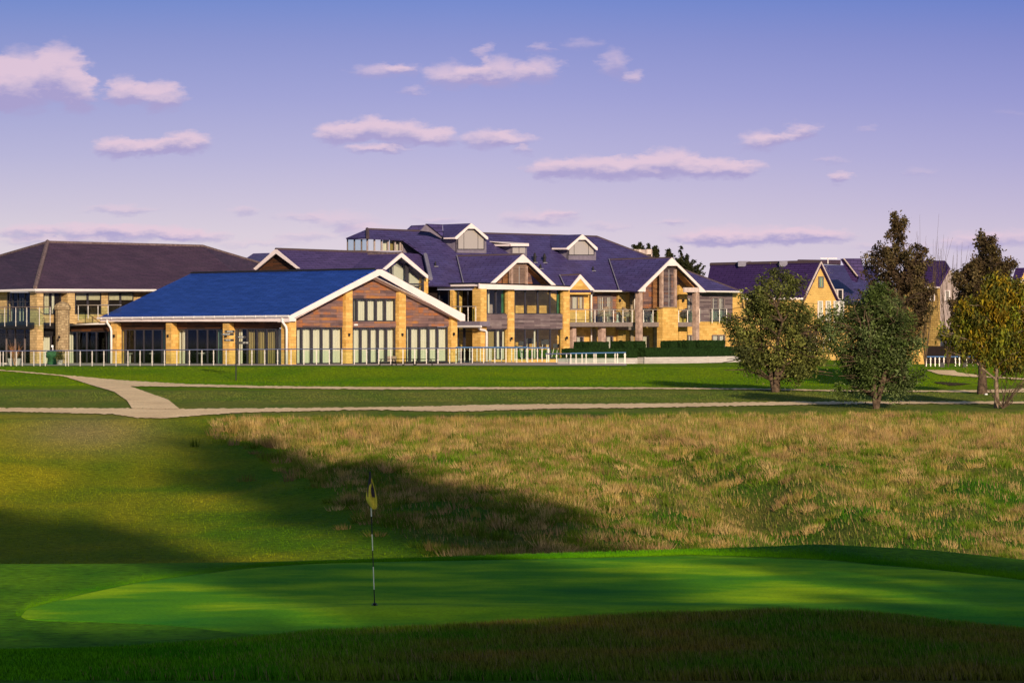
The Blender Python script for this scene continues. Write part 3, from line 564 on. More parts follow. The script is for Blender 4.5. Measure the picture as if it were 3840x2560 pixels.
# louvres
def louvre(P, x0, x1, yt0, yt1, y1, d, step, mat='wood_grey', back='wood_dark', f=True):
    r = MB(); x = y1-step/2; 
    while x > min(yt0, yt1):
        # clip under the slope
        xa = x0; xb = x1
        if x < max(yt0, yt1):
            t = (x-yt0)/(yt1-yt0)
            if yt1 < yt0: xa = x0+(x1-x0)*t
            else: xb = x0+(x1-x0)*t
        if xb-xa > 2: rect(r, P, xa, x-step*.28, xb, x+step*.28, d, .05)
        x -= step
    o = r.build('louvre_screen', mat, ho)
    return o
mb = MB(); poly(mb, WP, [D3(735, 815), D3(1005, 560), D3(1150, 560), D3(1200, 820)], 1.2, .1); mb.build('gable_cladding', 'wood_warm', ho); mb = MB(); poly(mb, WP, [C6(1040, 800), C6(1045, 570), C6(1300, 320), C6(1440, 320), C6(1440, 800)], 1.6, .1); mb.build('gable_cladding', 'wood_warm', ho)
louvre(WP, D3.x(955), D3.x(1128), D3.y(560), D3.y(560), D3.y(818), 1.9, 3.6, 'wood_post'); louvre(WP, D3.x(828), D3.x(925), D3.y(735), D3.y(650), D3.y(815), 1.5, 3.6, 'wood_orange')
louvre(WP, C6.x(1280), C6.x(1420), C6.y(310), C6.y(310), C6.y(790), 2.6, 4.1, 'wood_grey'); louvre(WP, C6.x(1160), C6.x(1255), C6.y(490), C6.y(395), C6.y(800), 2.0, 4.1, 'wood_orange')
for P, x0, x1, y0, y1, d in ((WP, D3.x(930), D3.x(955), D3.y(600), D3.y(818), 2.0), (WP, D3.x(1126), D3.x(1141), D3.y(600), D3.y(822), 2.0), (WP, C6.x(1258), C6.x(1281), C6.y(350), C6.y(795), 2.75), (WP, C6.x(1418), C6.x(1436), C6.y(345), C6.y(795), 2.75)):
    mb = MB(); rect(mb, P, x0, y0, x1, y1, d, .25); mb.build('gable_post', 'timber_grain', ho)
mb = MB(); rect(mb, WP, D3.x(1030), D3.y(600), D3.x(1036), D3.y(818), 1.95, .04); rect(mb, WP, C6.x(1342), C6.y(350), C6.x(1347), C6.y(790), 2.65, .04); mb.build('louvre_rod', 'steel', ho)
# gutter of the main eaves
MB().tube([WP.hit(C6.x(462), C6.y(600), 1.0), WP.hit(C6.x(992), C6.y(602), 1.0)], .08, 8).build('gutter', 'gutter', ho)
MB().tube([WP.hit(C6.x(1780), C6.y(604), 1.0), WP.hit(C6.x(2190), C6.y(610), 1.0)], .08, 8).build('gutter', 'gutter', ho)
# walls
wl = MB(); rect(wl, WP, 1700, C6.y(585), 2778, C6.y(1300), 0, .35, 0, C6.y(605), C6.y(1262)); poly(wl, WP, [C6(182, 640), C6(182, 583), C6(305, 448), C6(425, 592), C6(425, 640)], .58, .5); wl.build('wall', 'stone', ho)
wl = MB(); rect(wl, WP, C6.x(452), C6.y(612), C6.x(748), C6.y(968), .06, .05); wl.build('cladding', 'wood_warm', ho); wl = MB(); rect(wl, WP, C6.x(940), C6.y(606), C6.x(1162), C6.y(800), .06, .05); wl.build('cladding', 'wood_warm', ho)
wl = MB(); rect(wl, WP, C6.x(1562), C6.y(620), C6.x(2092), C6.y(958), .06, .05); wl.build('cladding', 'wood_grey', ho)
wl = MB(); rect(wl, WP, C6.x(745), C6.y(618), C6.x(835), C6.y(1290), .25, .2); wl.build('wall_strip', 'stone_rough_dim', ho)  # left face of a stone pillar, its dimmer light painted by the darker stone
wl = MB(); wl.build('wall_strip', 'stone_grey', ho) if 0 else None
for (q0, q1, q2, q3) in ((892, 625, 932, 1195), (457, 1040, 492, 1195), (1165, 1020, 1255, 1262)):  # the first strip is a narrow shadow on the wall, painted as grey stone
    wl = MB(); rect(wl, WP, C6.x(q0), C6.y(q1), C6.x(q2), C6.y(q3), .11, .1); wl.build('wall_strip', 'stone_grey', ho)
Q = 'curtain_pink'
window(ho, WP, C6.x(178), C6.y(655), C6.x(342), C6.y(816), X6(205, 272), [(C6.x(192), C6.x(262), Q), (C6.x(290), C6.x(325), Q)], fw=3.5, mat='grey_frame', d=.1, back=True)
for x0, y0, x1, y1, m, cs in ((505, 660, 682, 968, (592,), ((516, 565), (600, 662))), (945, 663, 1108, 968, (1030,), ((952, 1015), (1040, 1085))), (1560, 672, 1656, 968, (1605,), ((1568, 1590), (1612, 1650))), (1845, 672, 2003, 948, (1925,), ((1852, 1868), (1932, 1978))),
                              (150, 1130, 345, 1300, (258,), ((262, 300),)), (518, 1125, 692, 1292, (610,), ((528, 545), (600, 655))), (948, 1122, 1115, 1282, (1034,), ((956, 1000), (1038, 1085))), (1568, 1113, 1660, 1282, (1608,), ((1574, 1590), (1612, 1652))), (1855, 1113, 2008, 1262, (1930,), ((1862, 1912), (1938, 1985)))):
    window(ho, WP, C6.x(x0), C6.y(y0), C6.x(x1), C6.y(y1), [C6.x(v) for v in m], [(C6.x(a), C6.x(b), Q) for a, b in cs], fw=3.5, mat='grey_frame', d=.14, back=True, name='balcony_door' if y0 < 1000 and x0 < 1800 else 'window')
mb = MB(); rect(mb, WP, C6.x(1270), C6.y(795), C6.x(1450), C6.y(1268), 2.7, .6); mb.build('pier', 'stone', ho)
mb = MB(); rect(mb, WP, C6.x(1465), C6.y(510), C6.x(1562), C6.y(1262), 1.2, .4); mb.build('pier', 'stone', ho)
mb = MB(); rect(mb, WP, C6.x(1265), C6.y(788), C6.x(1452), C6.y(797), 2.75, .7); mb.build('coping', 'stone_rough_dim', ho)
for x, y, d in ((775, 710, .3), (785, 1192, .3), (1520, 710, 1.3), (1525, 1187, 1.3)): lamp(ho, WP, C6.x(x), C6.y(y), d)
# balcony slabs and timber posts
for a, b in ((178, 915), (1040, 1262), (1452, 1672)):
    mb = MB(); rect(mb, WP, C6.x(a), C6.y(966), C6.x(b), C6.y(1018), 2.3, 2.2); mb.build('balcony_slab', 'slab', ho)
mb = MB(); rect(mb, WP, C6.x(865), C6.y(985), C6.x(990), C6.y(1055), 1.4, 1.3); mb.build('balcony_slab', 'slab', ho)
for a, b, c, y0, y1, dd in ((985, 1000, 1034, 610, 1262, 2.75), (203, 220, 254, 1020, 1285, 1.9), (543, 566, 600, 1020, 1285, 1.9), (1652, 1668, 1702, 615, 1262, 2.75)):
    mb = MB(); rect(mb, WP, C6.x(a)+3, C6.y(y0), C6.x(c), C6.y(y1), dd, .4); mb.build('timber_post', 'timber_grain', ho)
pipe(ho, dp(WP, [C6(462, 602), C6(455, 625), C6(432, 640), C6(432, 670), C6(432, 962)], .35), .075); pipe(ho, dp(WP, [C6(432, 1030), C6(432, 1195)], .35), .06)
pipe(ho, dp(WP, [C6(940, 608), C6(938, 812)], .3), .04)
RB = WP.off(2.25)
railing('balcony_railing', 'long glass balcony railing in front of the wicker chairs on the stone hotel', RB, C6.x(182), C6.x(970), C6.y(818), C6.y(819), C6.y(1008), C6.y(1006), X6(252, 363, 474, 583, 692, 803, 912, 968), hr='steel', hrr=.028)
railing('balcony_railing', 'short glass balcony railing between the timber post and the square stone pier', RB, C6.x(1038), C6.x(1266), C6.y(818), C6.y(818), C6.y(1005), C6.y(1005), X6(1045, 1156, 1264), hr='steel', hrr=.028)
railing('balcony_railing', 'short glass balcony railing right of the square stone pier', RB, C6.x(1455), C6.x(1672), C6.y(822), C6.y(822), C6.y(1005), C6.y(1005), X6(1458, 1563, 1670), hr='steel', hrr=.028)
railing('balcony_railing', 'narrow railing across the tall curtained window in the grey timber wall', WP.off(.35), C6.x(1838), C6.x(2030), C6.y(806), C6.y(806), C6.y(975), C6.y(975), X6(1852, 1938, 2022), hr='steel', hrr=.028)
railing('balcony_railing', 'short side railing behind the right timber post beside grey cladding', WP.off(.8), C6.x(1560), C6.x(1718), C6.y(805), C6.y(805), C6.y(975), C6.y(975), X6(1620, 1704), hr='steel', hrr=.028)
# terrace block with flat roof
TR = Rp(1802, 246.0); TL = Lp(1802, 246.0)
te = thing('terrace_block', 'two storey glazed terrace block with flat white edged roof and yellow stone columns', 'building extension', at(1802, 1362, 246))
mb = MB(); rect(mb, TR, C5.x(792), C5.y(248), C5.x(2110), C5.y(330), .5, .15, 0, C5.y(292), C5.y(342)); rect(mb, TL, C4.x(838), C4.y(670), C4.x(1408), C4.y(690), .5, .15, 0, C4.y(658), C4.y(684)); rect(mb, TL, C4.x(860), C4.y(700), C4.x(1345), C4.y(718), .1, .15, 0, C4.y(690), C4.y(712)); rect(mb, TR, C5.x(775), C5.y(246), C5.x(792), C5.y(322), .5, .1); mb.build('fascia', 'white', te)
mb = MB(); rect(mb, TR, C5.x(790), C5.y(232), C5.x(2112), C5.y(248), .55, .5, 0, C5.y(278), C5.y(292)); rect(mb, TL, C4.x(838), C4.y(657), C4.x(1408), C4.y(670), .55, .5, 0, C4.y(646), C4.y(658)); mb.build('roof_edge', 'black', te)
a = TL.hit(C4.x(838), C4.y(662), .4); b = TR.hit(C5.x(790), C5.y(240), .4); c = TR.hit(C5.x(2110), C5.y(286), .4)
mb = MB(); quad3(mb, [a, b, c, c-NR*5, a-NR*3], .2); mb.build('flat_roof', 'black', te)
colR(te, TR, C5.x(700), C5.x(792), C5.x(882), C5.y(325), C5.y(1395), 'stone'); 
mb = MB(); rect(mb, TL, C5.x(698), C5.y(288), C5.x(791), C5.y(1395), .32, .3); mb.build('column', 'stone_rough_dim', te)  # left side of the corner column, shade given by the darker stone colour
colR(te, TR, C5.x(1182), C5.x(1198), C5.x(1290), C5.y(332), C5.y(1400)); colR(te, TR, C5.x(1995), C5.x(2012), C5.x(2103), C5.y(340), C5.y(1412))
window(te, TL, C5.x(25), C5.y(345), C5.x(697), C5.y(800), X5(180, 320, 460, 600), (), fw=3, mw=2.5, d=-.1, mat='dark_frame')
mb = MB(); rect(mb, TL, C5.x(10), C5.y(340), C5.x(697), C5.y(810), -1.0, .1); mb.build('inner_wall', 'interior', te)
mb = MB(); rect(mb, TL, C5.x(335), C5.y(510), C5.x(400), C5.y(590), -.7, .05); mb.build('poster', 'red', te)
window(te, TR, C5.x(885), C5.y(332), C5.x(1187), C5.y(695), X5(1022), [(C5.x(905), C5.x(925), 'curtain'), (C5.x(1100), C5.x(1160), 'green_cloth')], fw=3.5, d=-.1, mw=5)
window(te, TR, C5.x(1292), C5.y(342), C5.x(1998), C5.y(697), X5(1450, 1635, 1815), [(C5.x(1905), C5.x(1975), 'green_cloth')], fw=3.5, d=-.1, mw=5)
mb = MB(); rect(mb, TR, C5.x(883), C5.y(697), C5.x(1190), C5.y(915), .02, .25); mb.build('cladding', 'wood_grey', te); mb = MB(); rect(mb, TR, C5.x(1290), C5.y(697), C5.x(2008), C5.y(912), .02, .25); mb.build('cladding', 'wood_grey', te)
window(te, TR, C5.x(885), C5.y(915), C5.x(1190), C5.y(1368), X5(1022), [(C5.x(905), C5.x(1000), 'curtain_amber'), (C5.x(1030), C5.x(1052)), (C5.x(1122), C5.x(1158))], fw=3.5, d=-.1, mw=5, name='glass_door')
window(te, TR, C5.x(1292), C5.y(912), C5.x(2003), C5.y(1358), X5(1450, 1635, 1820), [(C5.x(1580), C5.x(1612)), (C5.x(1945), C5.x(1985))], fw=3.5, d=-.1, mw=5, name='glass_door')
mb = MB(); rect(mb, TR, C5.x(1290), C5.y(1358), C5.x(2010), C5.y(1402), 0, .3); rect(mb, TR, C5.x(883), C5.y(1368), C5.x(1190), C5.y(1396), 0, .3); mb.build('plinth', 'stone', te)
mb = MB(); rect(mb, TR, C5.x(900), C5.y(700), C5.x(2000), C5.y(740), -.4, 2.2); mb.build('upper_floor', 'slab', te)
mb = MB(); rect(mb, TR, C5.x(885), C5.y(330), C5.x(1190), C5.y(1370), -2.6, .1); mb.build('inner_wall', 'cream_shade', te)
# canopy between the pavilion and the terrace block
mb = MB(); rect(mb, TL, C4.x(1176), C4.y(1040), C4.x(1403), C4.y(1088), 1.2, 1.15); mb.build('canopy', 'grey_clad', te)
MB().tube(dp(TL, [C4(1180, 1093), C4(1418, 1092)], 1.35), .09, 8).build('gutter', 'gutter', te)
pipe(te, dp(TR, [C4(1395, 1094), C4(1396, 1112), C4(1412, 1124), C4(1455, 1132), C4(1472, 1145), C4(1472, 1448)], .75), .1)
window(te, TL, C4.x(1176), C4.y(1100), C4.x(1402), C4.y(1442), X4(1242), [(C4.x(1355), C4.x(1378), 'curtain')], fw=3, mw=7, d=.1, hbar=[C4.y(1140)], name='glass_door')
mb = MB(); rect(mb, TL, C4.x(1150), C4.y(1095), C4.x(1402), C4.y(1445), -2.2, .1); mb.build('inner_wall', 'interior_warm', te)
for x, y in ((C4.x(1446), C4.y(1215)), (C4.x(1732), C4.y(1213)), (C5.x(2070), C5.y(1045))): lamp(te, TR, x, y, .35)
railing('balcony_railing', 'steel railing on the small dark balcony between the blue roof and the glazed terrace', TL.off(1.0), C4.x(1125), C4.x(1365), C4.y(890), C4.y(889), C4.y(1042), C4.y(1044), X4(1206, 1285, 1363), hr='steel', glassy=True)

# ---- cream flat roofed block far behind
cb = thing('flat_roofed_block', 'cream flat roofed block with dark openings behind the hotel roof', 'building', at(2380, 1349, 330))
CP_ = wallplane(2380, 330, 20)
m1 = MB(); m2 = MB(); m3 = MB()
for a, b in ((40, 200), (235, 520), (668, 870)): rect(m1, CP_, D4.x(a), D4.y(248), D4.x(b), D4.y(362), 0, 4)
for a, b, y1 in ((520, 668, 560), (870, 1005, 372), (185, 208, 560), (232, 250, 560), (514, 538, 560), (856, 880, 560), (985, 1008, 560), (668, 722, 560), (590, 668, 560)): rect(m2, CP_, D4.x(a), D4.y(240), D4.x(b), D4.y(y1), .15, 1)
rect(m3, CP_, D4.x(40), D4.y(355), D4.x(1000), D4.y(560), -1, 3)
m1.build('parapet', 'cream_shade', cb); m2.build('wall', 'cream', cb); m3.build('opening', 'interior', cb)

# ---- houses on the right behind the trees
h1 = thing('stone_house', 'house with long dark purple roof and steep yellow stone gable behind the bushy trees', 'house', at(3080, 1352, 290))
HR = Rp(3080, 290)
AX = HR.hit(*C7(967, 405), .3); RBk = Pl(AX, NL).hit(*C7(130, 425)); LFt = HR.hit(*C7(832, 690), .3); LFb = Pl(LFt, NL).hit(*C7(75, 690))
mb = MB(); quad3(mb, [LFt, AX, RBk, LFb], .2); RFt = HR.hit(*C7(1105, 690), .3); quad3(mb, [AX, RFt, RFt+(RBk-AX), RBk], .2); mb.build('roof', 'slate_night', h1)
MB().tube([AX, RBk], .16, 6).build('ridge_tiles', 'ridge_tile', h1)
for x in (385, 697): 
    p = Pl(AX, NL).hit(*C7(x, 421)); mb = MB(); mb.box(p, .6, .3, .25); mb.build('roof_vent', 'lead', h1)
mb = MB(); poly(mb, HR, [C7(835, 690), C7(967, 408), C7(1100, 690), C7(1100, 1140), C7(780, 1140), C7(780, 690)], 0, .3); rect(mb, HR, 2700, C7.y(690), 3000, 1352, .6, .3); mb.build('wall', 'stone_far', h1)
mb = MB(); poly(mb, HR, [C7(830, 690), C7(967, 402), C7(1105, 690), C7(1098, 690), C7(967, 416), C7(838, 690)], .35, .1); mb.build('verge', 'cream', h1)
window(h1, HR, C7.x(945), C7.y(515), C7.x(985), C7.y(600), (), [(C7.x(950), C7.x(980), 'curtain_teal')], fw=3, mat='grey_frame', d=.1, back=True)
for x in (940, 1000, 1060, 1100): window(h1, HR, C7.x(x), C7.y(700), C7.x(x+38), C7.y(860), (), [(C7.x(x+5), C7.x(x+30), Q)], fw=3, mat='gutter', d=.1, back=True)
for x in (800, 880, 980): window(h1, HR, C7.x(x), C7.y(950), C7.x(x+50), C7.y(1090), (), (), fw=3, mat='gutter', d=.1, back=True)
mb = MB(); rect(mb, HR, C7.x(300), C7.y(675), C7.x(830), C7.y(690), .4, .2); mb.build('gutter', 'gutter', h1)
h2 = thing('blue_roofed_house', 'house with dark blue slate roof and white dormer windows beside the yellow gable', 'house', at(3230, 1352, 300))
H2 = Rp(3230, 300)
a = H2.hit(*C7(1010, 700), 2); b = H2.hit(*C7(1400, 720), 2); c = H2.hit(*C7(1115, 428), -6); d_ = H2.hit(*C7(972, 428), -6); e = H2.hit(*C7(1400, 436), -6)
mb = MB(); quad3(mb, [a, b, e, d_], .2); mb.build('roof', 'slate_purple', h2)
a = H2.hit(*C7(1240, 520), 4); mb = MB(); mb.prism([H2.hit(*p, 3.2) for p in (C7(1135, 380), C8(60, 380), C8(90, 560), C7(1235, 510))], Vector((0.2, 1.5, 0))); mb.build('cross_roof', 'slate_violet', h2)
mb = MB(); mb.prism([H2.hit(*p, 3.0) for p in (C7(1108, 384), C7(1135, 380), C7(1238, 515), C7(1225, 560), C7(1195, 545))], Vector((0.2, .5, 0))); mb.build('cross_roof', 'slate_night', h2)
MB().tube([H2.hit(*C7(1135, 382), 3.3), H2.hit(*C7(1236, 512), 3.3)], .07, 6).build('verge', 'cream', h2)
mb = MB(); mb.prism([H2.hit(*p, -9) for p in (C7(775, 405), C7(790, 388), C7(1112, 392), C7(1112, 425), C7(790, 410))], Vector((0.2, 2.5, 0))); mb.build('rear_roof', 'tile_brown', h2)
MB().tube([H2.hit(*C7(1015, 420), -6), H2.hit(*C7(1015, 378), -6)], .05, 6).build('aerial_mast', 'steel', h2)
mb = MB(); mb.box(H2.hit(*C7(1022, 380), -6), .8, .03, .03); mb.build('aerial', 'steel', h2)
mb = MB(); rect(mb, H2, C7.x(1000), C7.y(690), C8.x(430), 1352, 1.5, .3); mb.build('wall', 'stone_far', h2)
window(h2, H2, C7.x(1050), C7.y(612), C7.x(1130), C7.y(690), [C7.x(1090)], [(C7.x(1055), C7.x(1080), Q)], fw=2.5, mat='white', d=2.2, back=True, name='dormer_window')
for x in (120, 260, 330): window(h2, H2, C8.x(x), C8.y(930), C8.x(x+40), C8.y(1060), (), (), fw=3, mat='gutter', d=1.7, back=True)
h3 = thing('gable_ended_house', 'dark roofed house with pale gable wall between the two tall dark trees', 'house', at(3520, 1352, 285))
H3 = Rp(3520, 285)
a = H3.hit(*C8(640, 590), .3); b = H3.hit(*C8(722, 445), .3); rb_ = Pl(H3.hit(*C8(690, 396), -1), NL).hit(*C8(430, 396)); r2 = H3.hit(*C8(690, 396), -1); lb_ = Pl(a, NL).hit(*C8(330, 590))
mb = MB(); quad3(mb, [a, b, r2, rb_, lb_], .2); mb.build('roof', 'slate_night', h3)
mb = MB(); poly(mb, H3, [C8(642, 600), C8(722, 448), C8(800, 600), C8(800, 1150), C8(642, 1150)], 0, .3); mb.build('wall', 'cream_shade', h3)
mb = MB(); rect(mb, Pl(a, NL), C8.x(340), C8.y(600), C8.x(640), 1352, -.3, .3); mb.build('side_wall', 'stone_rough_dim', h3)
mb = MB(); rect(mb, Pl(a, NL), C8.x(480), C8.y(592), C8.x(645), C8.y(604), .05, .1); mb.build('fascia', 'white', h3)
PQ = Pl(a, NL)
for x in (500, 575): window(h3, PQ, C8.x(x), C8.y(612), C8.x(x+38), C8.y(700), (), [(C8.x(x+4), C8.x(x+18), Q)], fw=3, mat='white', d=-.1, back=True)
window(h3, H3, C8.x(690), C8.y(620), C8.x(730), C8.y(700), (), (), fw=3, mat='white', d=.1, back=True)
mb = MB(); rect(mb, Rp(3460, 232), C8.x(495), C8.y(1000), C8.x(550), C8.y(1195), 0, .6); mb.build('garden_wall', 'stone', h3)
mb = MB(); rect(mb, Rp(3470, 236), C8.x(530), C8.y(1040), C8.x(1000), C8.y(1195), 0, .3); mb.build('undercroft', 'interior', h3)
h4 = thing('house', 'yellow stone house with steep dark roof cut by the right edge', 'house', at(3835, 1352, 270))
H4 = Rp(3835, 270)
mb = MB(); poly(mb, H4, [C8(1252, 1100), C8(1252, 545), C8(1292, 455), C8(1400, 560), C8(1400, 1100)], 0, .3); mb.build('wall', 'stone_far', h4)
window(h4, H4, C8.x(1262), C8.y(540), C8.x(1300), C8.y(610), (), (), fw=3, mat='white', d=.1, back=True)
mb = MB(); b = H4.hit(*C8(1290, 450), .3); a = H4.hit(*C8(1250, 545), .3); quad3(mb, [a, b, Pl(b, NL).hit(*C8(1225, 452)), Pl(a, NL).hit(*C8(1195, 545))], .2); mb.build('roof', 'slate_night', h4)
# ================================================================ the land
CTL = np.array([(-60, -1.2), (0, -1.7), (14, -2.4), (28, -3.15), (36, -3.4), (41, -9), (45.5, -4.12), (54, -4.14), (61, -4.15), (66, -99), (74, -5.6), (80, -5.95), (88, -5.62), (112, -4.36), (136, -3.22), (141, -3.02), (149, -2.80), (164, -2.38), (169, -2.24), (181, -2.08), (185, -2.0), (193, -1.38), (197, -1.35), (4000, -1.35)])
XC = [-2000, 0, 600, 1060, 1500, 1920, 2400, 2900, 3400, 3840, 6000]; YC = [2560, 2500, 2452, 2405, 2370, 2345, 2308, 2294, 2312, 2385, 2560]
XR = [-2000, 0, 980, 1500, 1920, 2600, 3060, 3450, 3840, 6000]; YR = [2117, 2117, 2104, 2086, 2072, 2050, 2028, 2048, 2093, 2200]
_ys = np.arange(-60, 420, 0.5); _k = np.hanning(9); _k /= _k.sum()
def _prof(zc, zr):
    z = CTL[:, 1].copy(); z[5] = zc; z[9] = zr
    p = np.interp(_ys, CTL[:, 0], z); pp = np.pad(p, 4, mode='edge'); return np.convolve(pp, _k, mode='valid')
_pa = np.linspace(-4.2, -3.2, 41); _pb = np.linspace(-4.7, -3.9, 33)
_P0 = _prof(-3.7, -4.3); _Pc = _prof(-2.7, -4.3)-_P0; _Pr = _prof(-3.7, -3.3)-_P0     # linear in zc, zr
def H(X, Y):
    X = np.asarray(X, float); Y = np.asarray(Y, float); Ys = np.maximum(Y, 15.0); px = 1920+F*X/Ys
    zc = -(np.interp(px, XC, YC)-HY)/F*41; zr = -(np.interp(px, XR, YR)-HY)/F*66
    z = np.interp(Y, _ys, _P0) + np.interp(Y, _ys, _Pc)*(zc+3.7) + np.interp(Y, _ys, _Pr)*(zr+4.3)
    z = np.where(Y > 400, -1.35, z)
    z = z + 0.12*np.exp(-((Y-49.0)/1.5)**2)*np.clip((px-600)/900, 0, 1)*np.clip((5200-px)/1500, 0, 1)
    w = np.exp(-((Y-112)/22.0)**2)
    z = z + w*(0.55*np.sin(X*0.21+1.1)*np.exp(-((X+6)/14)**2) + 0.09*np.sin(X*0.9+Y*0.13)*np.sin(Y*.37)+0.10*np.sin(X*0.37-Y*0.31)+.05*np.sin(X*1.9+Y*.9)*np.sin(X*.6-Y*1.1)*np.clip((X+8)/4,0,1))
    gx = X-(5.2+(120-Y)*0.11); z = z-0.55*np.exp(-(gx/1.5)**2)*np.clip((128-Y)/12, 0, 1)*np.clip((Y-80)/8, 0, 1)+0.22*np.exp(-((gx-2.6)/1.3)**2)*np.clip((126-Y)/12, 0, 1)*np.clip((Y-80)/8, 0, 1)
    z = z + np.clip((X-1)/5, 0, 1)*np.exp(-((Y-104)/20.0)**2)*(0.13*np.sin(X*1.25+Y*.22)*np.sin(Y*.33+1)+0.10*np.sin(X*2.3-Y*.5))
    z = z + 0.05*np.sin(X*0.7+Y*0.05)*np.exp(-((Y-188)/6.0)**2) + 0.16*np.clip((-18-X)/8, 0, 1)*np.exp(-((Y-158)/9.0)**2)
    return z + CZ
def ground(px, py, lo=30, hi=420):
    Y = np.linspace(lo, hi, 4000); X = (px-1920)/F*Y; yp = HY-(H(X, Y)-CZ)/Y*F
    i = np.argmin(np.abs(yp-py)); return Vector((X[i], Y[i], float(H(X[i], Y[i]))))
def gat(px, Y):
    X = (px-1920)/F*Y; return Vector((X, Y, float(H(X, Y))))
# colour zones of the ground
def lerp(a, b, t): t = np.asarray(t)[..., None]; return np.array(a)*(1-t)+np.array(b)*t
def vnoise(X, Y, s, seed=0):
    r = np.random.default_rng(seed); ph = r.uniform(0, 6.28, (6, 2)); v = 0; tot = 0
    for i in range(6):
        a = r.uniform(0, 6.28); f = s*(1.0+0.75*i); v = v + np.sin((X*math.cos(a)+Y*math.sin(a))*f+ph[i, 0]+1.7*np.sin((X*math.sin(a)-Y*math.cos(a))*f*0.6+ph[i, 1]))/(1+0.5*i); tot += 1/(1+0.5*i)
    return v/tot*1.4
MX = [1555, 1700, 1900, 2000, 2100]; MB_ = [860, 1050, 1330, 1480, 1700]
def gcol(X, Y, Z):
    Ys = np.maximum(Y, 10); px = 1920+F*X/Ys; py = HY-(Z-CZ)/Ys*F
    n1 = vnoise(X, Y, 0.25, 1); n2 = vnoise(X, Y*0.6, 0.9, 2)
    lawn = lerp((0.088, 0.20, 0.001), (0.165, 0.255, 0.002), np.clip(0.5+0.5*n1+0.25*n2, 0, 1))
    c = lawn
    mid = lerp((0.11, 0.17, 0.02), (0.18, 0.20, 0.035), np.clip(0.5+0.6*n2, 0, 1))
    t = np.clip((168-Y)/3, 0, 1); c = c*(1-t[..., None])+mid*t[..., None]
    fair = lerp((0.08, 0.18, 0.003), (0.34, 0.31, 0.010), np.clip(0.72+0.22*n1+0.28*n2-np.clip((px-500)/900, 0, .8), 0, 1))
    th = np.arctan2(X+15.4, 152-Y); st = np.sin(th*26+1.2*np.sin(th*61+.4)+.5*n1); rad = np.exp(-((px-430)/520)**2); k_ = (.5+.5*st)*rad*.45*np.clip((150-Y)/10, 0, 1); fair = fair*(1-k_[..., None])+np.array((0.055, 0.145, 0.004))*k_[..., None]
    dry = np.exp(-((px-330)/260)**2)*np.exp(-((py-1620)/70)**2); fair = fair*(1-dry[..., None]*.7)+np.array((0.36, 0.27, 0.12))*dry[..., None]*.7
    t = np.clip((142-Y)/2, 0, 1); c = c*(1-t[..., None])+fair*t[..., None]
    bound = np.interp(py, MX, MB_); mead = lerp((0.045, 0.13, 0.006), (0.15, 0.15, 0.03), np.clip(0.5+0.5*n1+0.4*n2, 0, 1))
    t = np.clip((px-bound)/90+0.4*n2, 0, 1)*np.clip((141-Y)/2, 0, 1); c = c*(1-t[..., None])+mead*t[..., None]
    fr = lerp((0.035, 0.17, 0.004), (0.12, 0.29, 0.004), np.clip(0.5+0.5*n2, 0, 1))
    t = np.clip((70-Y)/2, 0, 1); c = c*(1-t[..., None])+fr*t[..., None]
    rough = lerp((0.06, 0.15, 0.006), (0.18, 0.13, 0.02), np.clip(0.45+0.6*vnoise(X, Y, 1.1, 5), 0, 1))
    t = np.clip((42.4-Y)/0.6, 0, 1)*np.clip((px-900)/900+0.4*n2, 0, 1); c = c*(1-t[..., None])+rough*t[..., None]
    return np.clip(c, 0, 1)
xs = np.concatenate([-np.geomspace(2500, 48, 26), np.arange(-46, 46.01, 0.6), np.geomspace(48, 2500, 26)])
ys = np.concatenate([np.linspace(-60, 24, 22), np.arange(25, 72, 0.35), np.arange(72, 200, 0.8), np.arange(200, 330, 6), np.geomspace(332, 5000, 22)])
GX, GY = np.meshgrid(xs, ys); GZ = H(GX, GY); nx, ny = len(xs), len(ys)
idx = np.arange(nx*ny).reshape(ny, nx)
fc = np.stack([idx[:-1, :-1], idx[:-1, 1:], idx[1:, 1:], idx[1:, :-1]], -1).reshape(-1, 4)
go = npmesh('ground', np.stack([GX, GY, GZ], -1).reshape(-1, 3), fc, 'ground', gcol(GX, GY, GZ).reshape(-1, 3)); tag(go, 'rolling golf course grass from the rough foreground up to the terrace', None, None, 'structure')
for p in go.data.polygons: pass
go.data.polygons.foreach_set('use_smooth', np.ones(len(go.data.polygons), dtype=bool))

def sheet(name, label, xr, top, bot, mat, lift, kind='structure', n=140, rows=5, lo=30, hi=230, byY=False, jit=0.0, tuck=0):
    px = np.linspace(xr[0], xr[1], n); r = np.random.default_rng(3)
    yt = np.interp(px, [p[0] for p in top], [p[1] for p in top]); yb = np.interp(px, [p[0] for p in bot], [p[1] for p in bot])
    if jit:
        yt = yt+r.normal(0, jit, n); yb = yb+r.normal(0, jit, n)
    V = []
    for i in range(n):
        if byY: a, b = yt[i], yb[i]
        else: a = ground(px[i], yt[i], lo, hi).y; b = ground(px[i], max(yb[i], yt[i]+0.5), lo, hi).y
        for j in range(rows+1):
            Y = a+(b-a)*j/rows; X = (px[i]-1920)/F*Y; V.append((X, Y, float(H(X, Y))+(lift if min(j, rows-j) >= tuck else -.02)))
    I = np.arange(n*(rows+1)).reshape(n, rows+1)
    fc = np.stack([I[:-1, :-1], I[:-1, 1:], I[1:, 1:], I[1:, :-1]], -1).reshape(-1, 4)
    o = npmesh(name, V, fc, mat, origin=V[len(V)//2]); o.data.polygons.foreach_set('use_smooth', np.ones(len(fc), dtype=bool)); tag(o, label, None, None, kind); return o
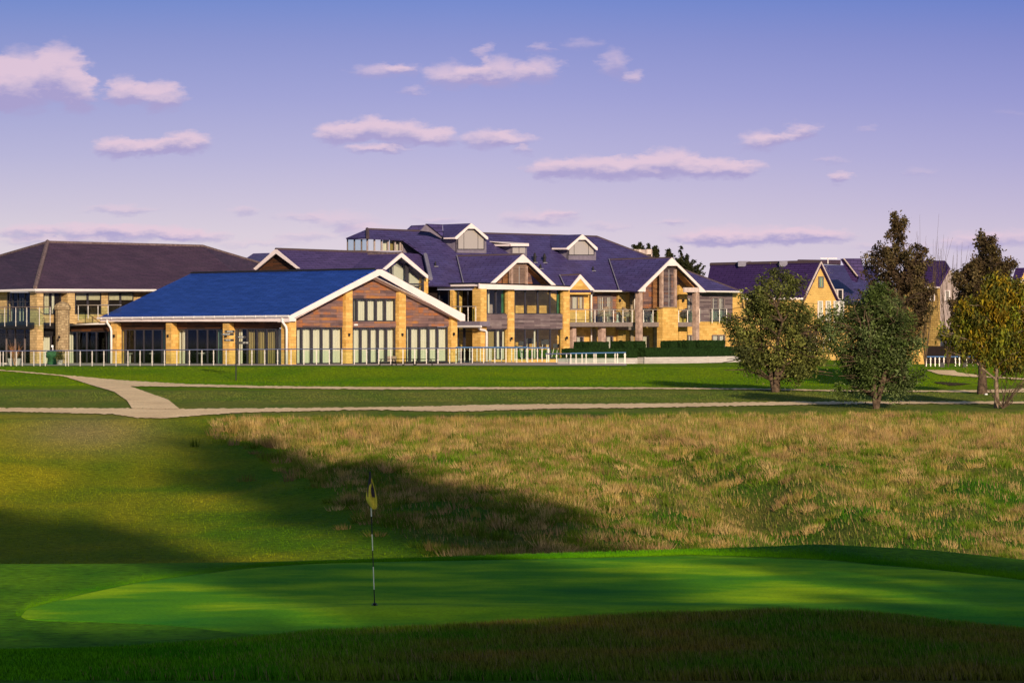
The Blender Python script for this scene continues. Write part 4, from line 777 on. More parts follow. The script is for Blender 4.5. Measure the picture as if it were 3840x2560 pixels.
sheet('path', 'front gravel path crossing the whole picture above the hillside', (-60, 3900), [(0, 1531), (494, 1533), (672, 1535), (1400, 1529), (1557, 1526), (1855, 1519), (2450, 1514), (2600, 1513), (2976, 1508), (3450, 1507), (3900, 1507)],
      [(0, 1545), (416, 1554), (518, 1569), (600, 1570), (672, 1565), (774, 1557), (922, 1548), (1400, 1538), (1557, 1542), (1706, 1545), (2033, 1535), (2440, 1530), (2800, 1523), (3214, 1516), (3900, 1516)], 'gravel', 0.035, lo=125, hi=160, jit=0.9, n=420)
sheet('path', 'upper gravel path running below the grass bank of the terrace', (-60, 3900), [(0, 1388), (120, 1397), (238, 1408), (476, 1429), (714, 1442), (1000, 1449), (1400, 1453), (2440, 1454), (2860, 1459), (3200, 1465), (3500, 1466), (3700, 1464), (3900, 1455)],
      [(0, 1391), (232, 1411), (486, 1450), (714, 1451), (1000, 1457), (1400, 1462), (2440, 1460), (2860, 1463), (3200, 1470), (3500, 1471), (3700, 1473), (3900, 1473)], 'gravel', 0.035, lo=150, hi=200, jit=0.6, n=420)
sheet('path', 'broad gravel branch joining the two paths at the left', (236, 674), [(236, 1409), (485, 1449), (520, 1462), (571, 1480), (631, 1501), (674, 1536)], [(236, 1412), (357, 1450), (428, 1471), (476, 1504), (494, 1533), (674, 1537)], 'gravel', 0.045, lo=135, hi=200, jit=0.4)
sheet('path', 'narrow gravel path with a wide patch at the far right below the railing', (3476, 3900), [(3476, 1389), (3580, 1390), (3590, 1398), (3700, 1412), (3900, 1424)], [(3476, 1390), (3520, 1405), (3600, 1412), (3700, 1417), (3900, 1429)], 'gravel', 0.04, lo=180, hi=200, jit=0.3)
sheet('dark_lens', 'flat dark lens on the lawn left of the right hand trunks', (3500, 3640), [(3500, 1434), (3540, 1433), (3640, 1440)], [(3500, 1436), (3560, 1447), (3600, 1446), (3640, 1441)], 'lens_brown', 0.03, lo=170, hi=195)  # dark brown lens laid flat just above the lawn
zg = 4.14
far = [(80, 48.75), (90, 49.6), (115, 50.3), (302, 53.1), (530, 56.1), (898, 59.4), (1184, 61.2), (1500, 62.2), (1920, 62.7), (2570, 63.4), (3140, 61.6), (3550, 59.0), (3840, 56.6), (4400, 50.5)]
near = [(80, 48.7), (100, 48.2), (180, 47.9), (351, 47.7), (604, 47.2), (980, 45.2), (1300, 44.6), (4400, 44.6)]
sheet('putting_green', 'closely mown putting green with the flagstick', (80, 4400), far, near, 'green_turf', 0.014, byY=True, n=260, rows=46, tuck=1)
# terrace paving behind the balustrade
tv = [gat(-150, 211.5)+Vector((0, 0, .02)), gat(2350, 213)+Vector((0, 0, .02)), gat(2350, 262)+Vector((0, 0, .02)), gat(-150, 262)+Vector((0, 0, .02))]
o = MB().add(tv, [[0, 1, 2, 3]]).build('pavement', 'paving'); tag(o, 'pale paving of the terrace behind the glass balustrade', None, None, 'structure')

# ---- grass blades
def blades(name, label, P, h, w, lean, col, mat='blade', origin=(0, 0, 0)):
    n = len(P); a = RNG.uniform(0, 2*math.pi, n); la = RNG.normal(2.6, 1.2, n); 
    dx = np.cos(a)*w/2; dy = np.sin(a)*w/2*0.3
    b0 = P+np.stack([-dx, -dy, np.full(n, -.02)], -1); b1 = P+np.stack([dx, dy, np.full(n, -.02)], -1)
    tip = P+np.stack([np.cos(la)*lean, np.sin(la)*lean, h], -1)
    V = np.stack([b0, b1, tip], 1).reshape(-1, 3); Fc = np.arange(3*n).reshape(n, 3)
    C = np.repeat(col, 3, axis=0); o = npmesh(name, V, Fc, mat, C, origin=origin); return tag(o, label, None, None, 'stuff')
# meadow tussocks
Yt = RNG.uniform(83, 139.6, 120000); Xt = RNG.uniform(-22, 24, 120000); px = 1920+F*Xt/Yt; Zt = H(Xt, Yt); py = HY-(Zt-CZ)/Yt*F
bd = np.interp(py, MX, MB_)+RNG.normal(0, 90, len(px))+70*vnoise(Xt, Yt, 1.3, 77); n1 = vnoise(Xt, Yt*.8, .5, 9); n2 = vnoise(Xt, Yt*.6, 2.1, 10); n3 = vnoise(Xt, Yt*.6, 4.2, 14)
path_b = np.interp(px, [0, 600, 922, 1706, 2440, 3214, 3840], [1590, 1590, 1572, 1580, 1566, 1552, 1550])
low = np.clip((px-2250+(py-1650)*.3)/500, 0, 1)*np.clip((py-1690)/120, 0, 1); topb = np.exp(-((py-1635)/48)**2)
fld = 0.38-0.46*low+0.40*n1+0.55*n2*(.5+low)+0.25*n3+0.55*topb; pr = np.clip((fld-.05)*1.6, 0, 1)
ok = (px > bd) & (px < 3990) & (py > path_b) & (RNG.uniform(0, 1, len(px)) < pr*.22)
Xt, Yt, Zt, fld, px, py, low, topb = [q[ok] for q in (Xt, Yt, Zt, fld, px, py, low, topb)]; nT = len(Xt); k = 34
R_ = RNG.uniform(.16, .40, nT); ang = RNG.uniform(0, 6.283, nT*k); rr = np.sqrt(RNG.uniform(0, 1, nT*k)); Rk = np.repeat(R_, k); cx = np.repeat(Xt, k)+np.cos(ang)*rr*Rk; cy = np.repeat(Yt, k)+np.sin(ang)*rr*Rk
P = np.stack([cx, cy, H(cx, cy)], -1); hgt = np.repeat(RNG.uniform(.16, .40, nT)*(1+.5*topb), k)*RNG.uniform(.6, 1.15, nT*k)*(1-.35*rr)
tint = np.array([(0.42, 0.29, 0.085), (0.38, 0.24, 0.105), (0.50, 0.35, 0.14), (0.24, 0.22, 0.045), (0.12, 0.19, 0.015)]); pk = np.where(RNG.uniform(0, 1, nT) < np.clip(.46-.32*fld+.14*(1-topb), .05, .65), 4, RNG.integers(0, 4, nT))
col = np.repeat(tint[pk]*RNG.uniform(.55, 1.2, (nT, 1)), k, axis=0)*RNG.uniform(.6, 1.3, (nT*k, 1))
tipv = np.stack([np.cos(ang)*rr*Rk*.45+RNG.normal(-.03, .05, nT*k), np.sin(ang)*rr*Rk*.3, hgt], -1); wv = np.stack([np.full(nT*k, .013), np.zeros(nT*k), np.zeros(nT*k)], -1)
V = np.stack([P-wv-np.array([0, 0, .03]), P+wv-np.array([0, 0, .03]), P+tipv], 1).reshape(-1, 3)
tag(npmesh('meadow_grass', V, np.arange(3*nT*k).reshape(-1, 3), 'blade', np.repeat(np.clip(col, 0, 1), 3, axis=0)), 'tall dry tan and green tussock grass covering the hillside', None, None, 'stuff')
# short turf of meadow floor and bank
def scatter(n, x0, x1, y0, y1, cond): 
    X = RNG.uniform(x0, x1, n); Y = RNG.uniform(y0, y1, n); Z = H(X, Y); px = 1920+F*X/Y; py = HY-(Z-CZ)/Y*F; m = cond(px, py, Y); return X[m], Y[m], Z[m], px[m], py[m]
X, Y, Z, px, py = scatter(150000, -24, 24, 83, 139, lambda px, py, Y: (px > -60) & (px < 3950) & (py > 1575))
inm = px > np.interp(py, MX, MB_); c = gcol(X, Y, Z)*RNG.uniform(.55, 1.6, (len(X), 1)); tanb = inm & (RNG.uniform(0, 1, len(X)) < .26); c[tanb] = np.array((0.40, 0.27, 0.11))*RNG.uniform(.5, 1.2, (int(tanb.sum()), 1))
blades('turf_grass', 'short mown grass of the sunlit slope', np.stack([X, Y, Z], -1), np.where(inm, RNG.uniform(.06, .2, len(X)), RNG.uniform(.015, .05, len(X))), .03, np.where(inm, .08, .03)*RNG.uniform(.3, 1, len(X)), np.clip(c, 0, 1))
# foreground rough
X, Y, Z, px, py = scatter(330000, -7.5, 7.5, 31, 43.2, lambda px, py, Y: (px > -60) & (px < 3900))
rg = np.clip((px-300)/900+0.4*vnoise(X, Y, .9, 2), 0, 1); tall = np.clip(0.5+.5*vnoise(X, Y, 1.8, 12), 0, 1)
hh = (0.025+0.055*rg*(.4+tall))*RNG.uniform(.5, 1.3, len(X)); keep = (Y < 42.6) | (RNG.uniform(0, 1, len(X)) < .4)
c = gcol(X, Y, Z)*RNG.uniform(.3, 2.4, (len(X), 1)); dryb = RNG.uniform(0, 1, len(X)) < .10*rg; c[dryb] = np.array((0.34, 0.24, 0.10))
blades('rough_grass', 'coarse dark grass of the foreground mound', np.stack([X, Y, Z], -1)[keep], hh[keep]*1.25, .016, (hh*.5)[keep], np.clip(c, 0, 1)[keep])
# collar of longer grass round the green
u = RNG.uniform(60, 4000, 60000); fy = np.interp(u, [p[0] for p in far], [p[1] for p in far]); Y = fy+RNG.gamma(1.5, .5, len(u))+.02; m = Y < 66.5; u, Y = u[m], Y[m]; X = (u-1920)/F*Y; Z = H(X, Y)
blades('collar_grass', 'longer grass collar behind the putting green', np.stack([X, Y, Z], -1), RNG.uniform(.015, .05, len(X))*np.clip((u-500)/900, .3, 1), .014, RNG.uniform(.01, .04, len(X)), np.clip(gcol(X, Y, Z)*RNG.uniform(.7, 1.6, (len(X), 1)), 0, 1))
# lawn edge fuzz on the bank top and beside the paths
X, Y, Z, px, py = scatter(90000, -36, 36, 150, 196, lambda px, py, Y: (px > -60) & (px < 3900) & ((py < 1447) | ((py > 1470) & (py < 1506))))
blades('lawn_grass', 'bright mown lawn on the bank below the terrace', np.stack([X, Y, Z], -1), RNG.uniform(.02, .06, len(X)), .04, RNG.uniform(.01, .05, len(X)), np.clip(gcol(X, Y, Z)*RNG.uniform(.75, 1.4, (len(X), 1)), 0, 1))

# ================================================================ trees
def tree(name, label, cat, base, lobes, trunk_r, leafcols, nleaf=26000, leaf=.13, stems=1, group=None, bark='bark', clear=0.0, twig=26, dens=.55, seed=1, spread=.5, droop=.25, airy=1.0, fill=1.0):
    """lobes: ellipsoids (x, z above base, y, rx, rz, ry) relative to the base"""
    r = np.random.default_rng(seed); t = thing(name, label, cat, base, group); base = Vector(base)
    lobes = np.array(lobes, float); vol = lobes[:, 3]*lobes[:, 4]*lobes[:, 5]; nc = 150+int(nleaf/90)
    which = r.choice(len(lobes), nc, p=vol/vol.sum()); d = r.normal(size=(nc, 3)); d /= np.linalg.norm(d, axis=1)[:, None]; rad = r.uniform(0, 1, nc)**(.42*airy)
    Lb = lobes[which]; C = np.stack([Lb[:, 0]+d[:, 0]*rad*Lb[:, 3], Lb[:, 2]+d[:, 1]*rad*Lb[:, 5], Lb[:, 1]+d[:, 2]*rad*Lb[:, 4]], -1)
    C = C[C[:, 2] > clear*.4]
    # limbs
    mb = MB(); top = float((lobes[:, 1]+lobes[:, 4]*.6).max()); nodes_ = []
    for s in range(stems):
        a = r.uniform(0, 6.28); sp = spread*(0 if stems == 1 else 1); path = []; rads = []
        for i in range(8):
            u = i/7; path.append(base+Vector((math.cos(a)*sp*u**1.2*top*.55+r.normal(0, .04)*u*3, math.sin(a)*sp*u**1.2*top*.4, -.15+u*top*.86))); rads.append(trunk_r*(1-.85*u)*(1.25 if i == 0 else 1)*(1 if stems == 1 else .8))
        mb.tube(path, rads, 7, cap=False); nodes_ += [(p, q) for p, q in zip(path[1:], rads[1:])]
    sel = r.choice(len(C), min(len(C), twig*stems+40), replace=False)
    for ci in sel:
        tgt = base+Vector(C[ci]); cand = [(p, q) for p, q in nodes_ if p.z < tgt.z+.2] or nodes_
        p, q = min(cand, key=lambda e: (e[0]-tgt).length+.6*abs(tgt.z-e[0].z-.6*(tgt-e[0]).length)); m = p.lerp(tgt, .5)+Vector((r.normal(0, .1), r.normal(0, .1), .12*(tgt-p).length))
        mb.tube([p, m, tgt], [min(q*.6, .07), min(q*.35, .035), .012], 5, cap=False)
    mb.build('trunk', bark, t, smooth=True)
    # leaves along shoots that run out to the surface of the crown and a little past it
    nl = nleaf; ns = max(90, nl//int(110*fill)); wb = r.choice(len(lobes), ns, p=vol**.8/(vol**.8).sum()); d = r.normal(size=(ns, 3)); d[:, 2] += .25; d /= np.linalg.norm(d, axis=1)[:, None]
    Lb = lobes[wb]; ext = (r.uniform(.45, 1.05, ns)+(r.uniform(0, 1, ns) < .22)*r.uniform(.1, .38, ns))[:, None]; cen = np.stack([Lb[:, 0], Lb[:, 2], Lb[:, 1]], -1); tip = cen+d*ext*np.stack([Lb[:, 3], Lb[:, 5], Lb[:, 4]], -1)
    rootz = np.clip(tip[:, 2]-np.abs(r.normal(1.0, .5, ns))*np.linalg.norm(tip[:, :2], axis=1)*.9-.3, clear*.6+.2, None); root = np.stack([tip[:, 0]*.25, tip[:, 1]*.25, np.minimum(rootz, tip[:, 2])], -1)
    C = tip; ci = r.integers(0, ns, nl); u = 1-r.uniform(0, 1, nl)**1.5*.6; fol = root[ci]+(tip-root)[ci]*u[:, None]; fol[:, 2] += np.sin(u*3.14)*.12
    off = r.normal(size=(nl, 3))*(.10+.22*(1.12-u))[:, None]*dens*2.2; pos = fol+off
    n = r.normal(size=(nl, 3)); n[:, 2] = np.abs(n[:, 2])+.4; n /= np.linalg.norm(n, axis=1)[:, None]; tt = np.cross(n, r.normal(size=(nl, 3))); tt /= np.linalg.norm(tt, axis=1)[:, None]; bb = np.cross(n, tt)
    s = leaf*r.uniform(.6, 1.3, nl)[:, None]; pw = np.array(base)+pos
    V = np.stack([pw-tt*s*.5, pw+bb*s*.27-n*s*.05, pw+tt*s*.5-np.array([0, 0, 1])*s*droop, pw-bb*s*.27-n*s*.05], 1).reshape(-1, 3)
    cc = np.array(leafcols); cw = r.integers(0, len(cc), len(C)); c1 = cc[cw[ci]]; c2 = cc[r.integers(0, len(cc), nl)]; col = (c1*.65+c2*.35)*r.uniform(.6, 1.45, (nl, 1))
    npmesh('crown', V, np.arange(4*nl).reshape(nl, 4), 'leaf', np.repeat(np.clip(col, 0, 1), 4, axis=0), parent=t)
    return t
def lob(px, py, rx, ry, base, Y, yo=0, dr=None):   # a crown lobe where it stands in the view, turned to metres from the base
    k = Y/F; return (((px-1920)*k)-base.x, (HY-py)*k+CZ-base.z, yo, rx*k, ry*k, dr or rx*k)
b = ground(2908, 1470, 150, 175); Yb = b.y
G1 = [(0.11, 0.125, 0.036), (0.15, 0.17, 0.045), (0.07, 0.08, 0.035), (0.24, 0.25, 0.06)]
tree('bush_tree', 'broad dull green multi stemmed tree beside the right end of the hedge', 'tree', b, [lob(2890, 1230, 150, 150, b, Yb), lob(2790, 1240, 90, 150, b, Yb), lob(2760, 1350, 70, 60, b, Yb), lob(3090, 1240, 70, 110, b, Yb), lob(3000, 1280, 130, 150, b, Yb), lob(2930, 1130, 130, 95, b, Yb), lob(2850, 1360, 100, 70, b, Yb), lob(3080, 1330, 90, 120, b, Yb), lob(2800, 1130, 60, 60, b, Yb), lob(2960, 1050, 50, 40, b, Yb)], .2, G1, 31000, .15, stems=6, spread=.55, twig=40, seed=3, fill=3.0)
b = ground(3285, 1532, 132, 150); Yb = b.y
G2 = [(0.085, 0.125, 0.03), (0.11, 0.15, 0.038), (0.055, 0.075, 0.028), (0.19, 0.24, 0.09)]
tree('bush_tree', 'fresh green bushy tree standing in front of the tall dark tree', 'tree', b, [lob(3285, 1455, 95, 50, b, Yb), lob(3190, 1420, 60, 50, b, Yb), lob(3280, 1250, 150, 170, b, Yb), lob(3200, 1300, 110, 160, b, Yb), lob(3370, 1270, 100, 150, b, Yb), lob(3290, 1400, 120, 100, b, Yb), lob(3260, 1130, 90, 80, b, Yb), lob(3380, 1170, 60, 60, b, Yb), lob(3400, 1400, 60, 60, b, Yb), lob(3120, 1240, 60, 90, b, Yb)], .13, G2, 33000, .14, stems=7, spread=.5, twig=34, seed=17, fill=3.4)
DK = [(0.085, 0.056, 0.034), (0.13, 0.088, 0.042), (0.06, 0.045, 0.03), (0.18, 0.14, 0.06)]
b = gat(3385, 178); Yb = 178
tree('dark_tree', 'tallest dark brown tree with a pointed leafy top behind the green bush', 'tree', b, [lob(3375, 1000, 95, 90, b, Yb), lob(3365, 900, 55, 75, b, Yb), lob(3352, 840, 26, 36, b, Yb), lob(3385, 838, 14, 34, b, Yb), lob(3420, 870, 22, 30, b, Yb), lob(3290, 990, 70, 75, b, Yb), lob(3450, 960, 50, 60, b, Yb), lob(3380, 1120, 130, 110, b, Yb), lob(3470, 1040, 40, 70, b, Yb), lob(3260, 950, 40, 36, b, Yb), lob(3330, 1240, 120, 90, b, Yb)], .24, DK, 32000, .17, twig=120, seed=8, dens=.36, fill=1.5)
b = ground(3683, 1478, 150, 172); Yb = b.y
tree('dark_tree', 'dark brown tree with bare lower trunk at the right edge', 'tree', b, [lob(3705, 1010, 90, 80, b, Yb), lob(3700, 930, 36, 60, b, Yb), lob(3690, 885, 16, 30, b, Yb), lob(3712, 880, 12, 26, b, Yb), lob(3740, 950, 30, 40, b, Yb), lob(3620, 1040, 60, 60, b, Yb), lob(3790, 1010, 46, 46, b, Yb), lob(3690, 1130, 130, 90, b, Yb), lob(3610, 1200, 60, 60, b, Yb), lob(3760, 1230, 60, 60, b, Yb), lob(3670, 1280, 70, 45, b, Yb)], .24, DK+[(0.11, 0.085, 0.03)], 32000, .16, twig=110, seed=11, dens=.36, fill=1.5, clear=2.5)
b = ground(3737, 1530, 132, 150); Yb = b.y
OR = [(0.34, 0.20, 0.02), (0.14, 0.14, 0.025), (0.10, 0.11, 0.03), (0.16, 0.18, 0.03), (0.40, 0.27, 0.02), (0.26, 0.30, 0.03)]
tree('autumn_tree', 'young tree with yellow and orange leaves in front of the right hand dark tree', 'tree', b, [lob(3750, 1150, 90, 100, b, Yb), lob(3730, 1080, 45, 45, b, Yb), lob(3650, 1190, 90, 80, b, Yb), lob(3840, 1180, 90, 90, b, Yb), lob(3580, 1250, 70, 80, b, Yb), lob(3800, 1290, 100, 80, b, Yb), lob(3700, 1280, 70, 50, b, Yb), lob(3745, 1350, 45, 40, b, Yb), lob(3820, 1100, 60, 50, b, Yb)], .12, OR, 24000, .17, bark='bark_pale', twig=90, seed=13, droop=.7, clear=2.2, fill=1.8)
# bare shrub at the foot of the autumn tree
def bare(label, base, h, w, n, seed, cat='shrub', name='bare_shrub', mat='bark', r0=.025):
    r = random.Random(seed); t = thing(name, label, cat, base); mb = MB()
    for i in range(n):
        a = r.uniform(0, 6.28); p = Vector(base); pa = [p]; d = Vector((math.cos(a)*w, math.sin(a)*w*.6, h))*r.uniform(.6, 1)
        for k_ in range(1, 5): pa.append(p+d*(k_/4)+Vector((r.gauss(0, .05*w), 0, r.gauss(0, .03*h))))
        mb.tube(pa, [r0, r0*.8, r0*.6, r0*.4, r0*.25], 5, cap=False)
        for k_ in (2, 3, 3):
            q = pa[k_]; e = d.normalized()*h*.35+Vector((r.gauss(0, .25*w+.1), 0, r.gauss(0, .1*h))); mb.tube([q, q+e*.5, q+e], [r0*.4, r0*.3, r0*.15], 4, cap=False)
    mb.build('branches', mat, t); return t
bare('leafless twiggy shrub at the foot of the yellow leaved tree', gat(3760, 146), 2.0, 1.6, 16, 4)
bare('leafless branches reaching into the sky between the two tall dark trees', gat(3555, 200), 7.2, 1.3, 18, 6, 'tree', 'bare_tree')
bare('thin bare tree right beside the tallest dark tree', gat(3470, 196), 7.8, .9, 12, 9, 'tree', 'bare_tree')
# conifers behind the roofs
CN = [(0.045, 0.05, 0.02), (0.065, 0.065, 0.028), (0.03, 0.035, 0.018)]
for (lab, px, Y, lbs, sd, nl) in (('tall dark conifer rising behind the right louvred gable', 2560, 330, [(2560, 945, 16, 28), (2568, 980, 34, 30), (2555, 1010, 55, 38), (2600, 1000, 34, 30), (2620, 1030, 40, 40), (2540, 1040, 70, 60)], 21, 16000),
                      ('low conifer tops above the left end of the flat roofed cream block', 2395, 345, [(2380, 927, 10, 10), (2396, 922, 12, 12), (2405, 930, 12, 12), (2390, 960, 26, 30)], 22, 5000),
                      ('slim conifer tip above the right end of the flat roofed cream block', 2430, 345, [(2432, 925, 5, 11), (2432, 940, 10, 12), (2434, 965, 14, 20)], 23, 2500),
                      ('ragged conifer beside the right wall of the cream block', 2458, 335, [(2448, 930, 4, 9), (2456, 945, 11, 18), (2462, 965, 14, 22), (2467, 938, 3, 10), (2460, 990, 22, 22)], 24, 6000),
                      ('small conifer top just left of the right gable peak', 2508, 335, [(2506, 945, 6, 12), (2510, 958, 12, 8), (2520, 956, 8, 6), (2508, 985, 16, 24)], 25, 4000)):
    b = Vector(((px-1920)/F*Y, Y, CZ-1.35)); tree('conifer', lab, 'tree', b, [lob(x, y, a, c_, b, Y) for x, y, a, c_ in lbs], .2, CN, nl, .2, twig=20, seed=sd, dens=.22, droop=0, fill=.8, group='conifers behind the roofs')
# trees outside the view whose long shadows cross the slope and the green
SH = [(0.05, 0.07, 0.02), (0.07, 0.09, 0.02)]
for i, (x, y, hgt, rr, cb0, tp, lab) in enumerate(SHADE):
    b = Vector((x, y, float(H(x, y)))); q = hgt*(1-cb0)/2
    tree('shade_tree', lab, 'tree', b, [(0, hgt*cb0+q*.45, 0, rr, q*.55, rr), (0, hgt*cb0+q, 0, rr*.9, q*.5, rr*.9), (0, hgt*cb0+q*1.55, 0, rr*tp, q*.45, rr*tp)], .3, SH, 30000, .42, twig=16, seed=40+i, dens=1.0, group='trees standing beside the camera')
# ================================================================ hedges and planters
def hedge(label, P, x0, x1, y0, y1, d, t, group='clipped hedges along the terrace'):
    a = P.hit(x0, y1, d); b2 = P.hit(x1, y1, d); a2 = P.hit(x0, y0, d); L_ = (b2-a).length; hh = a2.z-a.z; u = (b2-a).normalized(); nu = max(3, int(L_/.12)); nv = max(3, int(hh/.12)); nw = max(3, int(t/.12)); r = random.Random(int(x0))
    mb = MB(); g = {}
    def vtx(i, j, k_):
        if (i, j, k_) not in g:
            g[(i, j, k_)] = len(mb.v); q = a+u*(L_*i/nu)+Vector((0, 0, hh*j/nv))-P.n*(t*k_/nw); mb.v.append(q+Vector((r.gauss(0, .022), r.gauss(0, .022), r.gauss(0, .018))))
        return g[(i, j, k_)]
    def fc(*v): mb.f.append([vtx(*x) for x in v]); mb.m.append(0)
    for i in range(nu):
        for j in range(nv): fc((i, j, 0), (i+1, j, 0), (i+1, j+1, 0), (i, j+1, 0)); fc((i, j, nw), (i, j+1, nw), (i+1, j+1, nw), (i+1, j, nw))
        for k_ in range(nw): fc((i, nv, k_), (i+1, nv, k_), (i+1, nv, k_+1), (i, nv, k_+1))
    for j in range(nv):
        for k_ in range(nw): fc((0, j, k_), (0, j+1, k_), (0, j+1, k_+1), (0, j, k_+1)); fc((nu, j, k_), (nu, j, k_+1), (nu, j+1, k_+1), (nu, j+1, k_))
    o = mb.build('hedge', 'hedge_leaf', None, a.lerp(b2, .5)); return tag(o, label, 'hedge', group)
HP = Rp(2140, 232.0); 
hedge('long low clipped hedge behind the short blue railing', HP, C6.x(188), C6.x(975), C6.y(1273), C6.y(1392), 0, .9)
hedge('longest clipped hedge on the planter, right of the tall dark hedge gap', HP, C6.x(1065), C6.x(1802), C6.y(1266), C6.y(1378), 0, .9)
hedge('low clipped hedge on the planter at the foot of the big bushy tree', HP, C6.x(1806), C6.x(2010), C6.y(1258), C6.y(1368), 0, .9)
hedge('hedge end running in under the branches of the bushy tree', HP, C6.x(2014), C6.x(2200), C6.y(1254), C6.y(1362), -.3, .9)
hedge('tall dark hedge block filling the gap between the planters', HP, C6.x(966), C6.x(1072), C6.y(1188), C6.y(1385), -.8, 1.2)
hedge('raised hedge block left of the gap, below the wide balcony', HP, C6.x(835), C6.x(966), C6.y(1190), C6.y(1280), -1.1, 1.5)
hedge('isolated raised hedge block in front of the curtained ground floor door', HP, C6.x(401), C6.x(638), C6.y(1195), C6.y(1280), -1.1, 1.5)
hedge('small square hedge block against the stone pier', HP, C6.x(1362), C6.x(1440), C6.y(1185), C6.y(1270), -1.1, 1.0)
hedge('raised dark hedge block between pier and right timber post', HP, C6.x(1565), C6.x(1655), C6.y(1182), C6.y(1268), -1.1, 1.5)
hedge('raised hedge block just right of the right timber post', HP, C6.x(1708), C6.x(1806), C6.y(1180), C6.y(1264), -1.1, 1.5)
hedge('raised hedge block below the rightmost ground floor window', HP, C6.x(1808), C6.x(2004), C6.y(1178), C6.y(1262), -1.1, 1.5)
for lab, a, b2, y0, y1, y0r, y1r in (('pale timber planter wall behind the short blue railing', 180, 975, 1390, 1452, 1386, 1446), ('pale timber planter wall under the longest hedge', 1062, 1802, 1378, 1445, 1370, 1430), ('pale timber planter wall running behind the bushy tree', 1806, 2230, 1370, 1430, 1362, 1418)):
    mb = MB(); rect(mb, HP, C6.x(a), C6.y(y0), C6.x(b2), C6.y(y1)+4, .15, 1.2, 0, C6.y(y0r), C6.y(y1r)+4); rect(mb, HP, C6.x(a)-.5, C6.y(y0)-1, C6.x(a)+2.5, C6.y(y1)+3, .19, .1)
    o = mb.build('planter_wall', 'timber_pale'); tag(o, lab, 'planter', 'timber planters')
mb = MB(); rect(mb, HP, C6.x(975), C6.y(1388), C6.x(1062), C6.y(1447), -.9, .3); o = mb.build('planter_wall', 'stone_grey'); tag(o, 'dim recessed wall below the tall dark hedge gap', 'planter', 'timber planters')
# ================================================================ balustrades
BP = wallplane(1000, 211.0, 2)
posts = [C1.x(v) for v in (3, 35, 120, 180, 244, 369, 437, 494, 716, 746, 874, 1004, 1132, 1264, 1394, 1526, 1658, 1792, 1926)]+[C2.x(v) for v in (1047, 1183, 1310, 1447, 1588, 1727, 1867, 2010)]+[C3.x(v) for v in (382, 518, 648, 776, 906, 1034, 1160, 1284, 1407, 1528, 1652, 1772)]+[C4.x(v) for v in (863, 980, 1098, 1163)]
posts = sorted(set(round(p, 1) for p in posts if p > -5))
posts = [p for i, p in enumerate(posts) if i == 0 or p-posts[i-1] > 5]
railing('balustrade', 'long glass balustrade with steel posts along the whole lawn edge of the terrace', BP, -20, C4.x(1175), 1316, 1305, 1375, 1363, posts, pw=.03)
def small(label, Y, x0, x1, y0, y0r, y1, y1r, ps, hr='handrail_blue', gl=True): railing('balustrade', label, wallplane((x0+x1)/2, Y, 2), x0, x1, y0, y0r, y1, y1r, ps, hr=hr, group='short railings at the terrace steps', pw=.028, hrr=.045, glassy=gl)
small('front steel railing with blue handrail before the glass doors beside the white downpipe', 210, C5.x(425), C5.x(1492), C5.y(1186), C5.y(1184), C5.y(1418), C5.y(1406), X5(505, 672, 838, 1002, 1166, 1325, 1485))
small('rear steel railing with blue handrail overlapping the one by the white downpipe', 213, C5.x(440), C5.x(1500), C5.y(1190), C5.y(1192), C5.y(1404), C5.y(1402), X5(475, 557, 634, 740, 790, 925, 945, 1100, 1250, 1298), gl=False)
small('steel railing in front of the see-through ground floor of the terrace block', 214, C5.x(1300), C5.x(1806), C5.y(1192), C5.y(1192), C5.y(1398), C5.y(1396), X5(1400, 1467, 1550, 1628, 1697, 1797, 1788))
small('lower railing passing the right hand stone column of the terrace block', 212, C5.x(1745), C5.x(2120), C5.y(1281), C5.y(1277), C5.y(1405), C5.y(1412), X5(1765, 1910, 2055), 'handrail')
small('short railing with bright blue handrail in front of the hedge', 211, C6.x(184), C6.x(838), C6.y(1332), C6.y(1323), C6.y(1455), C6.y(1452), X6(190, 252, 322, 370, 463, 486, 600, 710, 738, 822, 831))
small('distant railing with blue handrail seen between the green bush and the bare trunk', 207, C8.x(545), C8.x(905), C8.y(1121), C8.y(1121), C8.y(1196), C8.y(1188), X8 if 0 else [C8.x(v) for v in (550, 583, 617, 649, 683, 715, 770, 800, 855, 900)], gl=False)
# ================================================================ flagstick
fb = gat(1405, 49.45); top = at(1387, 1770, 49.2)
fs = thing('flagstick', 'black and white banded golf flagstick with limp yellow and black flag on the green', 'flagstick', fb)
def sp(y): t = (2283-y)/(2283-1770); return fb.lerp(top, t)
for i, (a, c_) in enumerate(((2284, 2217), (2217, 2130), (2130, 2068), (2068, 2006), (2006, 1938), (1938, 1866))):
    MB().tube([sp(a), sp(c_)], .0085, 8).build('pole_band', 'black' if i % 2 == 0 else 'pole_white', fs)
MB().tube([sp(1866), sp(1768)], .0155, 8).build('flag_sleeve', 'flag_black', fs)
mb = MB(); mb.lathe(fb, [(.012, .0), (.02, .03), (.034, .045), (.034, .055), (.01, .06)], 10); mb.build('ferrule', 'black', fs)
mb = MB(); mb.lathe(fb+Vector((0, 0, .028)), [(.001, .002), (.054, .003), (.056, 0), (.05, -.004)], 16); mb.build('cup', 'black', fs)
